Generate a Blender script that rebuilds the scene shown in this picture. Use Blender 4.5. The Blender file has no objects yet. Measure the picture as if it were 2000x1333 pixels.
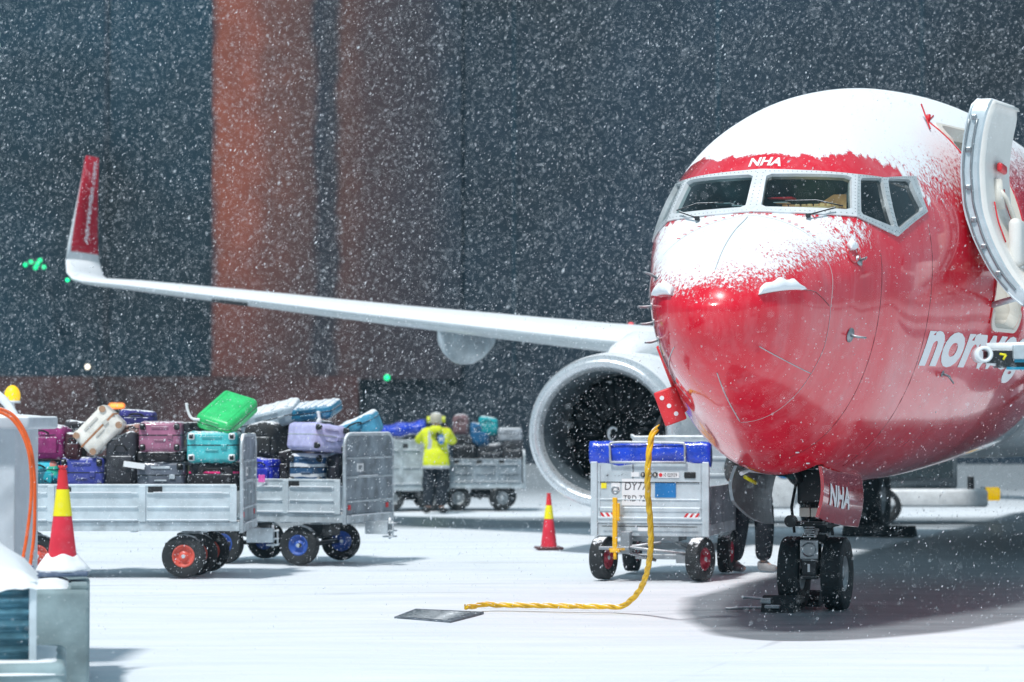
import bpy, bmesh, math, random
import numpy as np
from mathutils import Vector, Matrix, Euler
R=math.radians; PI=math.pi
random.seed(7); rng=np.random.default_rng(11)
S=bpy.context.scene
COL=S.collection

# ------------------------------------------------------------------ camera, world, light, exposure
F_PX=5013.0; CAM_H=1.798; PITCH=0.02987
cd=bpy.data.cameras.new('camera'); cam=bpy.data.objects.new('camera',cd); COL.objects.link(cam)
cam.location=(0,0,CAM_H); cam.rotation_euler=(PI/2+PITCH,0,0)
cd.sensor_width=36; cd.lens=F_PX/2000*36; cd.clip_start=.1; cd.clip_end=600
cd.dof.use_dof=True; cd.dof.focus_distance=22.5; cd.dof.aperture_fstop=1.9
S.camera=cam
W=bpy.data.worlds.new('World'); S.world=W; W.use_nodes=True
bg=W.node_tree.nodes['Background']; bg.inputs[0].default_value=(.29,.42,.51,1); bg.inputs[1].default_value=.95
sd=bpy.data.lights.new('floodlight','SUN'); sd.energy=3.3; sd.angle=R(6); sd.color=(1,.985,.97)
sun=bpy.data.objects.new('floodlight',sd); COL.objects.link(sun)
sun.rotation_euler=Vector((-.70,-1.35,2.5)).to_track_quat('Z','Y').to_euler()
S.view_settings.view_transform='Standard'; S.view_settings.look='None'; S.view_settings.exposure=.08; S.view_settings.gamma=1
S.cycles.volume_bounces=0; S.cycles.max_bounces=8; S.cycles.transparent_max_bounces=8
S.cycles.use_denoising=True

# ------------------------------------------------------------------ materials
def lin(c):
    return tuple(((x/255)/12.92 if x/255<=.04045 else ((x/255+.055)/1.055)**2.4) for x in c)+(1,)
def N(nt,typ,**kw):
    n=nt.nodes.new(typ)
    for k,v in kw.items():
        if k in('ins',):
            for a,b in v.items(): n.inputs[a].default_value=b
        else: setattr(n,k,v)
    return n
def new_mat(name):
    m=bpy.data.materials.new(name); m.use_nodes=True; nt=m.node_tree
    return m,nt,nt.nodes['Principled BSDF']
def mapr(nt,src,a,b,c=0,d=1):
    n=N(nt,'ShaderNodeMapRange'); n.inputs[1].default_value=a;n.inputs[2].default_value=b;n.inputs[3].default_value=c;n.inputs[4].default_value=d
    nt.links.new(src,n.inputs[0]); return n.outputs[0]
def mth(nt,op,a,b=None):
    n=N(nt,'ShaderNodeMath',operation=op)
    for i,x in enumerate((a,b)):
        if x is None: continue
        if isinstance(x,(int,float)): n.inputs[i].default_value=x
        else: nt.links.new(x,n.inputs[i])
    return n.outputs[0]
def noise(nt,scale,detail=3,co=None,rough=.55,dist=0,out=0):
    n=N(nt,'ShaderNodeTexNoise'); n.inputs['Scale'].default_value=scale;n.inputs['Detail'].default_value=detail;n.inputs['Roughness'].default_value=rough;n.inputs['Distortion'].default_value=dist
    if co is not None: nt.links.new(co,n.inputs['Vector'])
    return n.outputs[out]
def mixc(nt,f,a,b):
    n=N(nt,'ShaderNodeMix',data_type='RGBA')
    if isinstance(f,(int,float)): n.inputs[0].default_value=f
    else: nt.links.new(f,n.inputs[0])
    for i,x in ((6,a),(7,b)):
        if isinstance(x,tuple): n.inputs[i].default_value=x
        else: nt.links.new(x,n.inputs[i])
    return n.outputs[2]
SNOW=(.86,.885,.91,1)
def mat(name,c,rough=.5,metal=0,snow=0.0,var=.12,vs=6,bump=0,coat=0,spec=.5,emit=None,es=1,snow_lo=.35):
    """paint / plastic / metal with slight wear; snow settles on upward faces in patches"""
    m,nt,b=new_mat(name)
    if len(c)==3: c=tuple(c)+(1,)
    tc=N(nt,'ShaderNodeTexCoord').outputs['Object']
    n1=noise(nt,vs,4,tc)
    dark=tuple(x*(1-var*1.6) for x in c[:3])+(1,); lite=tuple(min(1,x*(1+var)) for x in c[:3])+(1,)
    colr=mixc(nt,mapr(nt,n1,.3,.7),dark,lite)
    rg=mapr(nt,noise(nt,vs*3,3,tc),.3,.7,max(.03,rough-.08),min(1,rough+.1))
    b.inputs['Metallic'].default_value=metal
    if 'Coat Weight' in b.inputs: b.inputs['Coat Weight'].default_value=coat
    b.inputs['Specular IOR Level'].default_value=spec
    hgt=None
    if snow>0:
        g=N(nt,'ShaderNodeNewGeometry'); sep=N(nt,'ShaderNodeSeparateXYZ'); nt.links.new(g.outputs['Normal'],sep.inputs[0])
        up=mapr(nt,sep.outputs[2],snow_lo,.9)
        nz=noise(nt,28,4,g.outputs['Position'],.7)
        v=mth(nt,'ADD',mth(nt,'MULTIPLY',up,snow*1.3),mth(nt,'MULTIPLY',nz,.9))
        mask=mapr(nt,mth(nt,'MULTIPLY',v,mth(nt,'MINIMUM',mth(nt,'MULTIPLY',up,6.0),1.0)),.72,.84)
        colr=mixc(nt,mask,colr,SNOW)
        rg=mth(nt,'ADD',rg,mth(nt,'MULTIPLY',mask,.5))
        nt.links.new(mth(nt,'MULTIPLY',mth(nt,'SUBTRACT',1.0,mask),metal),b.inputs['Metallic'])
    nt.links.new(colr,b.inputs['Base Color']); nt.links.new(rg,b.inputs['Roughness'])
    if bump:
        bp=N(nt,'ShaderNodeBump'); bp.inputs['Strength'].default_value=bump; bp.inputs['Distance'].default_value=.02
        nt.links.new(noise(nt,vs*5,4,tc),bp.inputs['Height']); nt.links.new(bp.outputs[0],b.inputs['Normal'])
    if emit:
        b.inputs['Emission Color'].default_value=tuple(emit)+(1,); b.inputs['Emission Strength'].default_value=es
    return m
M={}
M['galv']=mat('galvanised_steel',(.50,.565,.60),.42,.35,snow=.75,var=.22,vs=5)
M['galv_side']=mat('galvanised_sheet',(.60,.68,.72),.40,.35,snow=.6,var=.14,vs=4)
M['galv_dark']=mat('weathered_galvanised_sheet',(.27,.32,.36),.5,.3,snow=.7,var=.3,vs=4)
M['steel']=mat('dull_steel',(.33,.36,.38),.4,.7,snow=.5)
M['black_steel']=mat('black_steel',(.025,.03,.035),.5,.2,snow=.4)
M['rubber']=mat('tyre_rubber',(.018,.022,.025),.75,snow=.35,bump=.3,vs=8)
M['rubber_clean']=mat('aircraft_tyre_rubber',(.013,.02,.024),.7,snow=.12,bump=.3,vs=8)
M['snowm']=mat('settled_snow',SNOW,.8,var=.03,vs=3,bump=.25)
M['red_rim']=mat('red_wheel_rim',(.65,.10,.07),.5,snow=.3)
M['blue_rim']=mat('blue_wheel_rim',(.03,.10,.42),.5,snow=.3)
M['crimson_rim']=mat('crimson_wheel_rim',(.40,.02,.05),.5,snow=.3)
M['tarp']=mat('blue_tarpaulin',(.01,.06,.62),.22,snow=.18,var=.25,vs=7,bump=.2,coat=.5)
M['yellow']=mat('yellow_paint',(.85,.47,.01),.4,snow=.2)
M['cable_y']=mat('yellow_hose_rubber',(.88,.50,.01),.45,snow=.35,var=.2,vs=12)
M['white']=mat('white_paint',(.80,.83,.85),.3,snow=.3,coat=.3)
M['wing']=mat('pale_grey_wing_paint',(.52,.58,.61),.4,snow=1.3,snow_lo=-.1,coat=.2,var=.06,vs=2)
M['nacelle']=mat('white_nacelle_paint',(.74,.78,.80),.35,snow=1.0,snow_lo=.15,coat=.3,var=.05,vs=2)
M['lip']=mat('polished_inlet_metal',(.70,.74,.77),.3,.6,var=.05)
M['duct']=mat('inlet_duct_grey',(.10,.13,.15),.5,var=.1)
M['fan']=mat('titanium_fan_blade',(.008,.012,.016),.5,.3,var=.1)
M['black']=mat('matt_black',(.012,.014,.016),.6)
M['dark_int']=mat('dark_interior',(.02,.075,.085),.7)
M['cream']=mat('cream_cabin_lining',(.72,.69,.62),.5,var=.04)
M['door_in']=mat('door_lining',(.78,.765,.73),.45,var=.03)
M['red']=mat('gloss_red_paint',(.56,.008,.025),.18,coat=1,var=.08,snow=.15)
M['redflat']=mat('bright_red_plastic',(.72,.03,.04),.4,snow=.15)
M['redmark']=mat('red_marking',(.70,.02,.03),.5)
M['white_mark']=mat('white_lettering',(.86,.88,.90),.4,var=.02)
M['grey_frame']=mat('window_frame_metal',(.55,.60,.62),.4,.3,var=.1,vs=9)
M['pale_frame']=mat('pale_window_frame',(.70,.73,.75),.4,.1,var=.05,vs=9)
M['chrome']=mat('polished_metal',(.75,.78,.8),.2,.9)
M['concrete']=mat('wet_concrete',(.27,.36,.38),.75,snow=0,var=.22,vs=3,bump=.3)
M['cabinet']=mat('pale_grey_cabinet_paint',(.52,.57,.62),.45,snow=1.0,var=.06)
M['orange']=mat('orange_cable',(.85,.13,.02),.45,snow=.25)
M['cone']=mat('cone_red_plastic',(.74,.03,.06),.4,var=.12,snow=.1)
M['coney']=mat('cone_yellow_band',(.90,.78,.01),.4,var=.05)
M['paper']=mat('white_paper',(.80,.82,.83),.6,var=.03)
M['ink']=mat('black_ink',(.02,.02,.03),.6)
M['bluesq']=mat('blue_sticker',(.01,.17,.45),.5)
M['navy']=mat('navy_trousers_cloth',(.014,.022,.032),.85,bump=.3)
M['coat']=mat('dark_grey_coat_cloth',(.045,.05,.055),.85,bump=.3,snow=.2)
M['hivis']=mat('hi_vis_yellow_cloth',(.78,.86,.02),.7,var=.1,bump=.3)
M['reflect']=mat('reflective_grey_tape',(.55,.58,.6),.4)
M['skin']=mat('skin',(.52,.30,.22),.6)
M['shoe']=mat('grey_shoe',(.30,.31,.32),.6)
M['glove']=mat('black_glove',(.012,.014,.018),.7)
M['rustA']=mat('rust_red_panel',(.44,.10,.045),.85,var=.6,vs=.11)
M['rustC']=mat('faded_rust_panel',(.26,.075,.045),.85,var=.6,vs=.11)
M['rustB']=mat('brown_panel',(.15,.055,.045),.8,var=.6,vs=.11)
M['wallb']=mat('dark_blue_grey_cladding',(.004,.034,.058),.8,var=.55,vs=.07)
M['wallc']=mat('dark_slate_cladding',(.010,.026,.045),.8,var=.55,vs=.07)
M['wallw']=mat('brown_base_cladding',(.075,.030,.028),.8,var=.4,vs=.3)
M['green_e']=mat('green_lamp_glow',(.0,.5,.2),.4,emit=(.0,1,.34),es=1.5)
M['white_e']=mat('white_lamp_glow',(.9,.9,.8),.4,emit=(1,.92,.75),es=2.5)
M['orange_e']=mat('orange_lamp_glow',(.9,.3,.05),.4,emit=(1,.28,.04),es=1.6)
M['red_e']=mat('red_lamp_glow',(.9,.1,.1),.4,emit=(1,.03,.05),es=1.5)
M['amber_e']=mat('amber_lamp_glow',(.95,.6,.02),.4,emit=(1,.62,.0),es=.55)
M['warm_e']=mat('lit_cockpit_panel',(.8,.5,.25),.5,emit=(1,.5,.2),es=.22,var=.5,vs=9)

# rust cladding: lamplight glow painted across the bay, fading towards the base
m,nt,b=new_mat('rust_cladding_painted_glow'); tc=N(nt,'ShaderNodeTexCoord').outputs['Object']; sx=N(nt,'ShaderNodeSeparateXYZ'); nt.links.new(tc,sx.inputs[0])
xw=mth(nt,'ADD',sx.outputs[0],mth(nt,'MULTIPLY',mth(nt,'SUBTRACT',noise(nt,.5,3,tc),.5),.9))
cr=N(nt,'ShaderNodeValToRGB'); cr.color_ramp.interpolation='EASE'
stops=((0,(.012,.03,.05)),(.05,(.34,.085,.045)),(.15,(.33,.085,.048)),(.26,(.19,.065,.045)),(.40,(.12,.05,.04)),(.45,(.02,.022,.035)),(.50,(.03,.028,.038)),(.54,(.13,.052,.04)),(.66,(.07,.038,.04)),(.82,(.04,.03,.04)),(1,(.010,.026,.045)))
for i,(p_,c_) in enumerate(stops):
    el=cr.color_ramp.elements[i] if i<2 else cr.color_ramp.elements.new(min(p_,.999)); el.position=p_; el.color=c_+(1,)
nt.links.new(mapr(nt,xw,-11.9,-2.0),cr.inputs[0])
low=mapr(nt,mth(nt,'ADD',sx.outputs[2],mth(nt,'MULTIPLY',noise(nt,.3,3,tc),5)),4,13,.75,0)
nt.links.new(mixc(nt,low,mixc(nt,mapr(nt,noise(nt,.9,4,tc),.3,.7,0,.35),cr.outputs[0],(.03,.02,.02,1)),(.035,.028,.035,1)),b.inputs['Base Color']); b.inputs['Roughness'].default_value=.85; M['rustglow']=m
# corrugated-looking glass for the cockpit: reflects the surroundings, lets you look in
m,nt,b=new_mat('cockpit_glass'); nt.nodes.remove(b)
tr=N(nt,'ShaderNodeBsdfTransparent'); tr.inputs[0].default_value=(.62,.78,.80,1)
gl=N(nt,'ShaderNodeBsdfGlossy'); gl.inputs['Roughness'].default_value=.04; gl.inputs[0].default_value=(.9,.97,1,1)
fr=N(nt,'ShaderNodeFresnel'); fr.inputs[0].default_value=1.5
mx=N(nt,'ShaderNodeMixShader'); nt.links.new(fr.outputs[0],mx.inputs[0]); nt.links.new(tr.outputs[0],mx.inputs[1]); nt.links.new(gl.outputs[0],mx.inputs[2])
nt.links.new(mx.outputs[0],nt.nodes['Material Output'].inputs[0]); M['glass']=m

# fuselage: gloss red, white rear; wind-packed snow by the 'snow' attribute of the mesh
m,nt,b=new_mat('red_fuselage_paint')
tc=N(nt,'ShaderNodeTexCoord').outputs['Object']; at=N(nt,'ShaderNodeAttribute'); at.attribute_name='snow'
sx=N(nt,'ShaderNodeSeparateXYZ'); nt.links.new(tc,sx.inputs[0])
red=mixc(nt,mapr(nt,noise(nt,1.6,3,tc),.3,.7),(.66,.004,.022,1),(.76,.008,.032,1))
mp2=N(nt,'ShaderNodeMapping'); mp2.inputs['Scale'].default_value=(1.5,1.5,.35); nt.links.new(tc,mp2.inputs[0])
film=mapr(nt,noise(nt,2.4,6,mp2.outputs[0],.72),.46,.74,0,.14)
red=mixc(nt,mapr(nt,noise(nt,5,5,mp2.outputs[0],.7),.55,.8,0,.35),red,(.30,.004,.018,1)); red=mixc(nt,film,red,(.75,.70,.74,1))
paint=mixc(nt,mapr(nt,sx.outputs[0],9.2,9.25),red,(.72,.75,.77,1))
mp=N(nt,'ShaderNodeMapping'); mp.inputs['Scale'].default_value=(1,1,.32); mp.inputs['Rotation'].default_value=(0,R(-25),0); nt.links.new(tc,mp.inputs[0])
fine=noise(nt,42,6,mp.outputs[0],.78); big=noise(nt,5,3,tc)
v=mth(nt,'ADD',mth(nt,'MULTIPLY',at.outputs['Fac'],1.15),mth(nt,'ADD',mth(nt,'MULTIPLY',mth(nt,'SUBTRACT',fine,.5),2.7),mth(nt,'MULTIPLY',mth(nt,'SUBTRACT',big,.5),.5)))
gate=mapr(nt,at.outputs['Fac'],.02,.16)
mask=mapr(nt,mth(nt,'MULTIPLY',v,gate),.44,.64)
full=mapr(nt,at.outputs['Fac'],.93,1.0)
mask=mth(nt,'MAXIMUM',mask,full)
# wet film with stuck grains lower down: rougher milky patches
grain=mapr(nt,noise(nt,150,2,tc,.6),.70,.76,0,.75)
grain=mth(nt,'MULTIPLY',grain,mapr(nt,noise(nt,2.5,3,tc),.35,.7))
colr=mixc(nt,mth(nt,'MAXIMUM',mask,grain),paint,SNOW)
nt.links.new(colr,b.inputs['Base Color'])
rg=mth(nt,'ADD',mapr(nt,noise(nt,2.2,4,tc),.3,.75,.10,.30),mth(nt,'MULTIPLY',mask,.6)); nt.links.new(rg,b.inputs['Roughness'])
nt.links.new(mth(nt,'MULTIPLY',mth(nt,'SUBTRACT',1.0,mask),.75),b.inputs['Coat Weight']); b.inputs['Specular IOR Level'].default_value=.22; b.inputs['Coat Roughness'].default_value=.05
bp=N(nt,'ShaderNodeBump'); bp.inputs['Strength'].default_value=.45; bp.inputs['Distance'].default_value=.015
nt.links.new(mth(nt,'ADD',mask,mth(nt,'MULTIPLY',mth(nt,'MULTIPLY',fine,mask),.5)),bp.inputs['Height']); nt.links.new(bp.outputs[0],b.inputs['Normal'])
M['fus']=m

# ------------------------------------------------------------------ mesh helpers
class MB:
    def __init__(s): s.bm=bmesh.new(); s.mi=0
    def _mark(s,faces,mi=None,smooth=False):
        for f in faces: f.material_index=s.mi if mi is None else mi; f.smooth=smooth
    def box(s,c,size,rot=None,bev=0,seg=2,mi=None):
        r=bmesh.ops.create_cube(s.bm,size=1); vs=r['verts']
        bmesh.ops.scale(s.bm,vec=size,verts=vs)
        if bev>0:
            es=list({e for v in vs for e in v.link_edges})
            r2=bmesh.ops.bevel(s.bm,geom=es,offset=min(bev,min(size)*.49),segments=seg,profile=.5,affect='EDGES')
            vs=list({v for f in r2['faces'] for v in f.verts}|{v for v in vs if v.is_valid})
            st=set(vs); q=list(vs)
            while q:
                v=q.pop()
                for e in v.link_edges:
                    o=e.other_vert(v)
                    if o not in st: st.add(o); q.append(o)
            vs=list(st)
        if rot is not None: bmesh.ops.rotate(s.bm,cent=(0,0,0),matrix=Euler(rot).to_matrix(),verts=vs)
        bmesh.ops.translate(s.bm,vec=c,verts=vs)
        s._mark({f for v in vs for f in v.link_faces},mi,bev>0.012)
        return vs
    def ring_loft(s,rings,closed=True,cap=True,mi=None,smooth=True):
        vr=[[s.bm.verts.new(p) for p in r] for r in rings]; fs=[]
        n=len(vr[0])
        for a,b in zip(vr,vr[1:]):
            for i in range(n if closed else n-1):
                j=(i+1)%n
                try: fs.append(s.bm.faces.new((a[i],a[j],b[j],b[i])))
                except ValueError: pass
        s._mark(fs,mi,smooth)
        if cap and closed:
            cf=[]
            for r in (list(reversed(vr[0])),vr[-1]):
                try: cf.append(s.bm.faces.new(r))
                except ValueError: pass
            s._mark(cf,mi,False)
        return vr
    def tube(s,path,r,seg=8,cap=True,mi=None):
        path=[Vector(p) for p in path]; rr=r if hasattr(r,'__len__') else [r]*len(path)
        up=None; rings=[]
        for i,p in enumerate(path):
            t=(path[min(i+1,len(path)-1)]-path[max(i-1,0)]).normalized()
            if up is None: up=t.orthogonal().normalized()
            up=(up-t*up.dot(t)).normalized(); sd_=t.cross(up)
            rings.append([p+(up*math.cos(2*PI*k/seg)+sd_*math.sin(2*PI*k/seg))*rr[i] for k in range(seg)])
        return s.ring_loft(rings,cap=cap,mi=mi)
    def lathe(s,prof,axis='Y',c=(0,0,0),seg=32,mi=None,cap=False,smooth=True):
        rings=[]
        for a,r in prof:
            ring=[]
            for k in range(seg):
                u,v=r*math.cos(2*PI*k/seg),r*math.sin(2*PI*k/seg)
                p={'Y':(u,a,v),'X':(a,u,v),'Z':(u,v,a)}[axis]
                ring.append(Vector(p)+Vector(c))
            rings.append(ring)
        return s.ring_loft(rings,cap=cap,mi=mi,smooth=smooth)
    def round_slab(s,w,l,t,r,c=(0,0,0),mi=None,wave=None):
        pts=[]
        for cx,cy,a0 in ((w/2-r,l/2-r,0),(-w/2+r,l/2-r,90),(-w/2+r,-l/2+r,180),(w/2-r,-l/2+r,270)):
            for k in range(6): a=math.radians(a0+k*18); pts.append((cx+r*math.cos(a),cy+r*math.sin(a)))
        return s.ring_loft([[Vector((x+c[0],y+c[1],z+c[2])) for x,y in pts] for z in (-t/2,t/2)],mi=mi,smooth=False)
    def build(s,name,mats,parent=None,loc=None,rot=None):
        bmesh.ops.recalc_face_normals(s.bm,faces=s.bm.faces)
        me=bpy.data.meshes.new(name); s.bm.to_mesh(me); s.bm.free()
        for mm in (mats if isinstance(mats,(list,tuple)) else [mats]): me.materials.append(mm if not isinstance(mm,str) else M[mm])
        o=bpy.data.objects.new(name,me); COL.objects.link(o)
        if parent: o.parent=parent
        if loc is not None: o.location=loc
        if rot is not None: o.rotation_euler=rot
        return o
def tag(o,label=None,cat=None,group=None,kind=None):
    if label:o['label']=label
    if cat:o['category']=cat
    if group:o['group']=group
    if kind:o['kind']=kind
    return o
def empty(name,loc=(0,0,0),rot=(0,0,0),label=None,cat=None,group=None):
    o=bpy.data.objects.new(name,None); o.empty_display_size=.2; COL.objects.link(o); o.location=loc; o.rotation_euler=rot
    return tag(o,label,cat,group)
def at(px,py,d):
    """world point seen at that place of the photo, at distance d in front of the lens"""
    u=(px-1000)/F_PX; v=(666.5-py)/F_PX
    c,s=math.cos(PITCH),math.sin(PITCH); k=d/(c-v*s)
    return Vector((u*k,d,CAM_H+(s+v*c)*k))
def text_mesh(txt,size,bold=0,shear=0,spacing=1,align='LEFT'):
    cu=bpy.data.curves.new('t','FONT'); cu.body=txt; cu.size=size; cu.offset=bold; cu.shear=shear; cu.space_character=spacing; cu.align_x=align
    cu.resolution_u=4
    o=bpy.data.objects.new('t',cu); COL.objects.link(o); bpy.context.view_layer.update()
    me=bpy.data.meshes.new_from_object(o.evaluated_get(bpy.context.evaluated_depsgraph_get()))
    bpy.data.objects.remove(o); return me
def text_obj(name,txt,size,parent,origin,xdir,ydir,material,bold=0,shear=0,sx=1,thick=.002,align='LEFT',spacing=1):
    """flat lettering lying on a plane"""
    me=text_mesh(txt,size,bold,shear,spacing,align); X=Vector(xdir).normalized();Y=Vector(ydir).normalized();Z=X.cross(Y).normalized()
    o0=Vector(origin)
    for v in me.vertices: v.co=o0+X*v.co.x*sx+Y*v.co.y+Z*thick
    me.materials.append(M[material]); o=bpy.data.objects.new(name,me); COL.objects.link(o)
    if parent:o.parent=parent
    return o
def catmull(P,n=10):
    P=[Vector(p) for p in P]; Q=[P[0]*2-P[1]]+P+[P[-1]*2-P[-2]]; out=[]
    for i in range(1,len(Q)-2):
        a,b,c,d=Q[i-1:i+3]
        for k in range(n):
            t=k/n; out.append(.5*((2*b)+(c-a)*t+(2*a-5*b+4*c-d)*t*t+(3*b-a-3*c+d)*t**3))
    out.append(P[-1]); return out
def shade_by_angle(o,deg=35):
    me=o.data
    me.polygons.foreach_set('use_smooth',[True]*len(me.polygons))
    try: me.set_sharp_from_angle(angle=R(deg))
    except Exception: pass
# ------------------------------------------------------------------ fuselage surface
ST=np.array([(0,2.66,2.66,0,2.66),(.04,2.74,2.47,.18,2.66),(.12,2.86,2.34,.31,2.68),(.3,3.01,2.17,.465,2.72),(.6,3.20,1.98,.625,2.79),
(1.0,3.37,1.80,.755,2.87),(1.35,3.48,1.665,.85,2.94),(1.52,3.55,1.60,.90,2.98),(1.78,3.83,1.50,.965,3.03),(2.02,4.07,1.415,1.03,3.06),(2.35,4.29,1.31,1.13,3.11),(3.0,4.56,1.235,1.27,3.18),
(4,4.81,1.185,1.47,3.28),(5,5.01,1.16,1.665,3.35),(6,5.15,1.165,1.81,3.40),(8,5.28,1.22,1.905,3.43),(11,5.31,1.33,1.90,3.43),(16,5.31,1.43,1.88,3.43),(27,5.31,1.45,1.88,3.43),(38,4.9,3.9,.3,4.4)])
def pchip(x,y,q):
    h=np.diff(x);d=np.diff(y)/h;m=np.zeros(len(x))
    for i in range(1,len(x)-1):
        if d[i-1]*d[i]>0:
            a=2*h[i]+h[i-1];b=h[i]+2*h[i-1];m[i]=(a+b)/(a/d[i-1]+b/d[i])
    m[0]=d[0];m[-1]=d[-1]
    q=np.clip(q,x[0],x[-1]);k=np.clip(np.searchsorted(x,q)-1,0,len(h)-1);t=(q-x[k])/h[k];H=h[k]
    return (1+2*t)*(1-t)**2*y[k]+t*(1-t)**2*H*m[k]+t*t*(3-2*t)*y[k+1]+t*t*(t-1)*H*m[k+1]
_S=np.sqrt(ST[:,0])
def sec(X):
    s=np.sqrt(np.maximum(X,0)); return [pchip(_S,ST[:,k],s) for k in range(1,5)]
def surf(X,a):
    """point on the skin; a=0 port side (-Y), pi/2 top"""
    X=np.asarray(X,float);a=np.asarray(a,float)
    t,b,w,zm=sec(X); si=np.sin(a)
    return np.stack([X,-w*np.cos(a),np.where(si>0,zm+(t-zm)*si,zm+(zm-b)*si)],-1)
# ------------------------------------------------------------------ setting: apron, backdrop building
NOSE=Vector((1.553,20.389,0)); AC_ROT=PI/2-.3287
AX=Vector((math.sin(.3287),math.cos(.3287),0)); AY=Vector((-math.cos(.3287),math.sin(.3287),0))
def ac(p): return NOSE+AX*p[0]+AY*p[1]+Vector((0,0,p[2]))
m,nt,b=new_mat('snowy_apron')
pos=N(nt,'ShaderNodeNewGeometry').outputs['Position']; sx=N(nt,'ShaderNodeSeparateXYZ'); nt.links.new(pos,sx.inputs[0])
X_,Y_=sx.outputs[0],sx.outputs[1]
def scaled(v,rot=0):
    q=N(nt,'ShaderNodeMapping'); q.inputs['Scale'].default_value=v; q.inputs['Rotation'].default_value=(0,0,rot); nt.links.new(pos,q.inputs[0]); return q.outputs[0]
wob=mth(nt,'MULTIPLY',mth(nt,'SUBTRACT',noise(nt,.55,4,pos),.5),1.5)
# bare sheltered strip plus painted shadow below the aircraft, in its own axes
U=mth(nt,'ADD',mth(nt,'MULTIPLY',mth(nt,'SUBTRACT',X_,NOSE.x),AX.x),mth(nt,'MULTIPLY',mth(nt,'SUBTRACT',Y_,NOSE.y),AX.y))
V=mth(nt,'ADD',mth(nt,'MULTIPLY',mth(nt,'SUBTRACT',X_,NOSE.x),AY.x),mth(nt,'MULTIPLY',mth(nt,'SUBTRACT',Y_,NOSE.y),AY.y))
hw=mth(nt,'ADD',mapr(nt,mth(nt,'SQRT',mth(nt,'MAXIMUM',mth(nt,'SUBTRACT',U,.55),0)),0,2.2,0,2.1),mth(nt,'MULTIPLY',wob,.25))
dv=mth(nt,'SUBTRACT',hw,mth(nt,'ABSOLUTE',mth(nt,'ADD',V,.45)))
shel=mapr(nt,dv,-.02,.16)  # sheltered strip and painted aircraft shadow in one mask
# swept lane and thin snow; far ground painted darker for floodlight falloff
lane=mth(nt,'MULTIPLY',mapr(nt,mth(nt,'ADD',Y_,mth(nt,'MULTIPLY',wob,.5)),41.6,42.6),mapr(nt,mth(nt,'ADD',Y_,mth(nt,'MULTIPLY',wob,.6)),47.5,46.3))
far=mapr(nt,mth(nt,'ADD',Y_,mth(nt,'MULTIPLY',wob,3)),49,66)
streak=noise(nt,1.6,4,scaled((.28,1.9,1)),.6)
thin=mapr(nt,noise(nt,.8,5,scaled((.35,1.5,1)),.65),.66,.74)
thin=mth(nt,'MULTIPLY',thin,.20)
trk=None
for c0,sl,wd in ((30.4,.05,.16),(32.1,.05,.16),(26.6,-.11,.13),(28.2,-.11,.13),(35.6,.02,.2),(37.4,.02,.2)):
    cc=mth(nt,'ABSOLUTE',mth(nt,'SUBTRACT',mth(nt,'ADD',mth(nt,'ADD',Y_,mth(nt,'MULTIPLY',X_,sl)),mth(nt,'MULTIPLY',wob,.5)),c0)); t1=mapr(nt,cc,wd,wd*.5)
    trk=t1 if trk is None else mth(nt,'MAXIMUM',trk,t1)
trk=mth(nt,'MULTIPLY',mth(nt,'MULTIPLY',trk,mapr(nt,noise(nt,1.1,4,scaled((.5,1.2,1)),.6),.42,.62)),.20)
thin=mth(nt,'MAXIMUM',thin,trk)
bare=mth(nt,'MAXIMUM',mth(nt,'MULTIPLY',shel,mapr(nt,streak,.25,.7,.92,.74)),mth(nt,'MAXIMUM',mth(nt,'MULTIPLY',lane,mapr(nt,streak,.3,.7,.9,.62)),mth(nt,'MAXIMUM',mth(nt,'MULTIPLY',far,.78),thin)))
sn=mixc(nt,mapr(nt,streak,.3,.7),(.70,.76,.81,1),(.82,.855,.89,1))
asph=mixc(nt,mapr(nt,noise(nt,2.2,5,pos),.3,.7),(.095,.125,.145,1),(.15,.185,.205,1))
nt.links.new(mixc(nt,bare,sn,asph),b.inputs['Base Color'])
nt.links.new(mapr(nt,bare,0,1,.85,.42),b.inputs['Roughness'])
bp=N(nt,'ShaderNodeBump'); bp.inputs['Strength'].default_value=.55; bp.inputs['Distance'].default_value=.05
hh=mth(nt,'ADD',mth(nt,'MULTIPLY',noise(nt,1.3,5,scaled((.35,1.8,1)),.6),1.0),mth(nt,'MULTIPLY',noise(nt,14,4,pos),.12))
nt.links.new(mth(nt,'MULTIPLY',hh,mth(nt,'SUBTRACT',1.15,bare)),bp.inputs['Height']); nt.links.new(bp.outputs[0],b.inputs['Normal'])
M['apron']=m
g=MB()
nx,ny=60,90
xs=np.concatenate([np.linspace(-160,-14,8),np.linspace(-12,14,nx),np.linspace(16,160,8)]); ys=np.concatenate([np.linspace(-60,8,6),np.linspace(10,60,ny),np.linspace(65,180,8)])
vv=[[g.bm.verts.new((x,y,0.012*math.sin(x*1.3+y*.7)*math.sin(y*.9-x*.4)-0.012 if (abs(x)<14 and 10<y<60) else -.012)) for x in xs] for y in ys]
for j in range(len(ys)-1):
    for i in range(len(xs)-1):
        f=g.bm.faces.new((vv[j][i],vv[j][i+1],vv[j+1][i+1],vv[j+1][i])); f.smooth=True
tag(g.build('ground','apron'),kind='structure')
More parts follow.
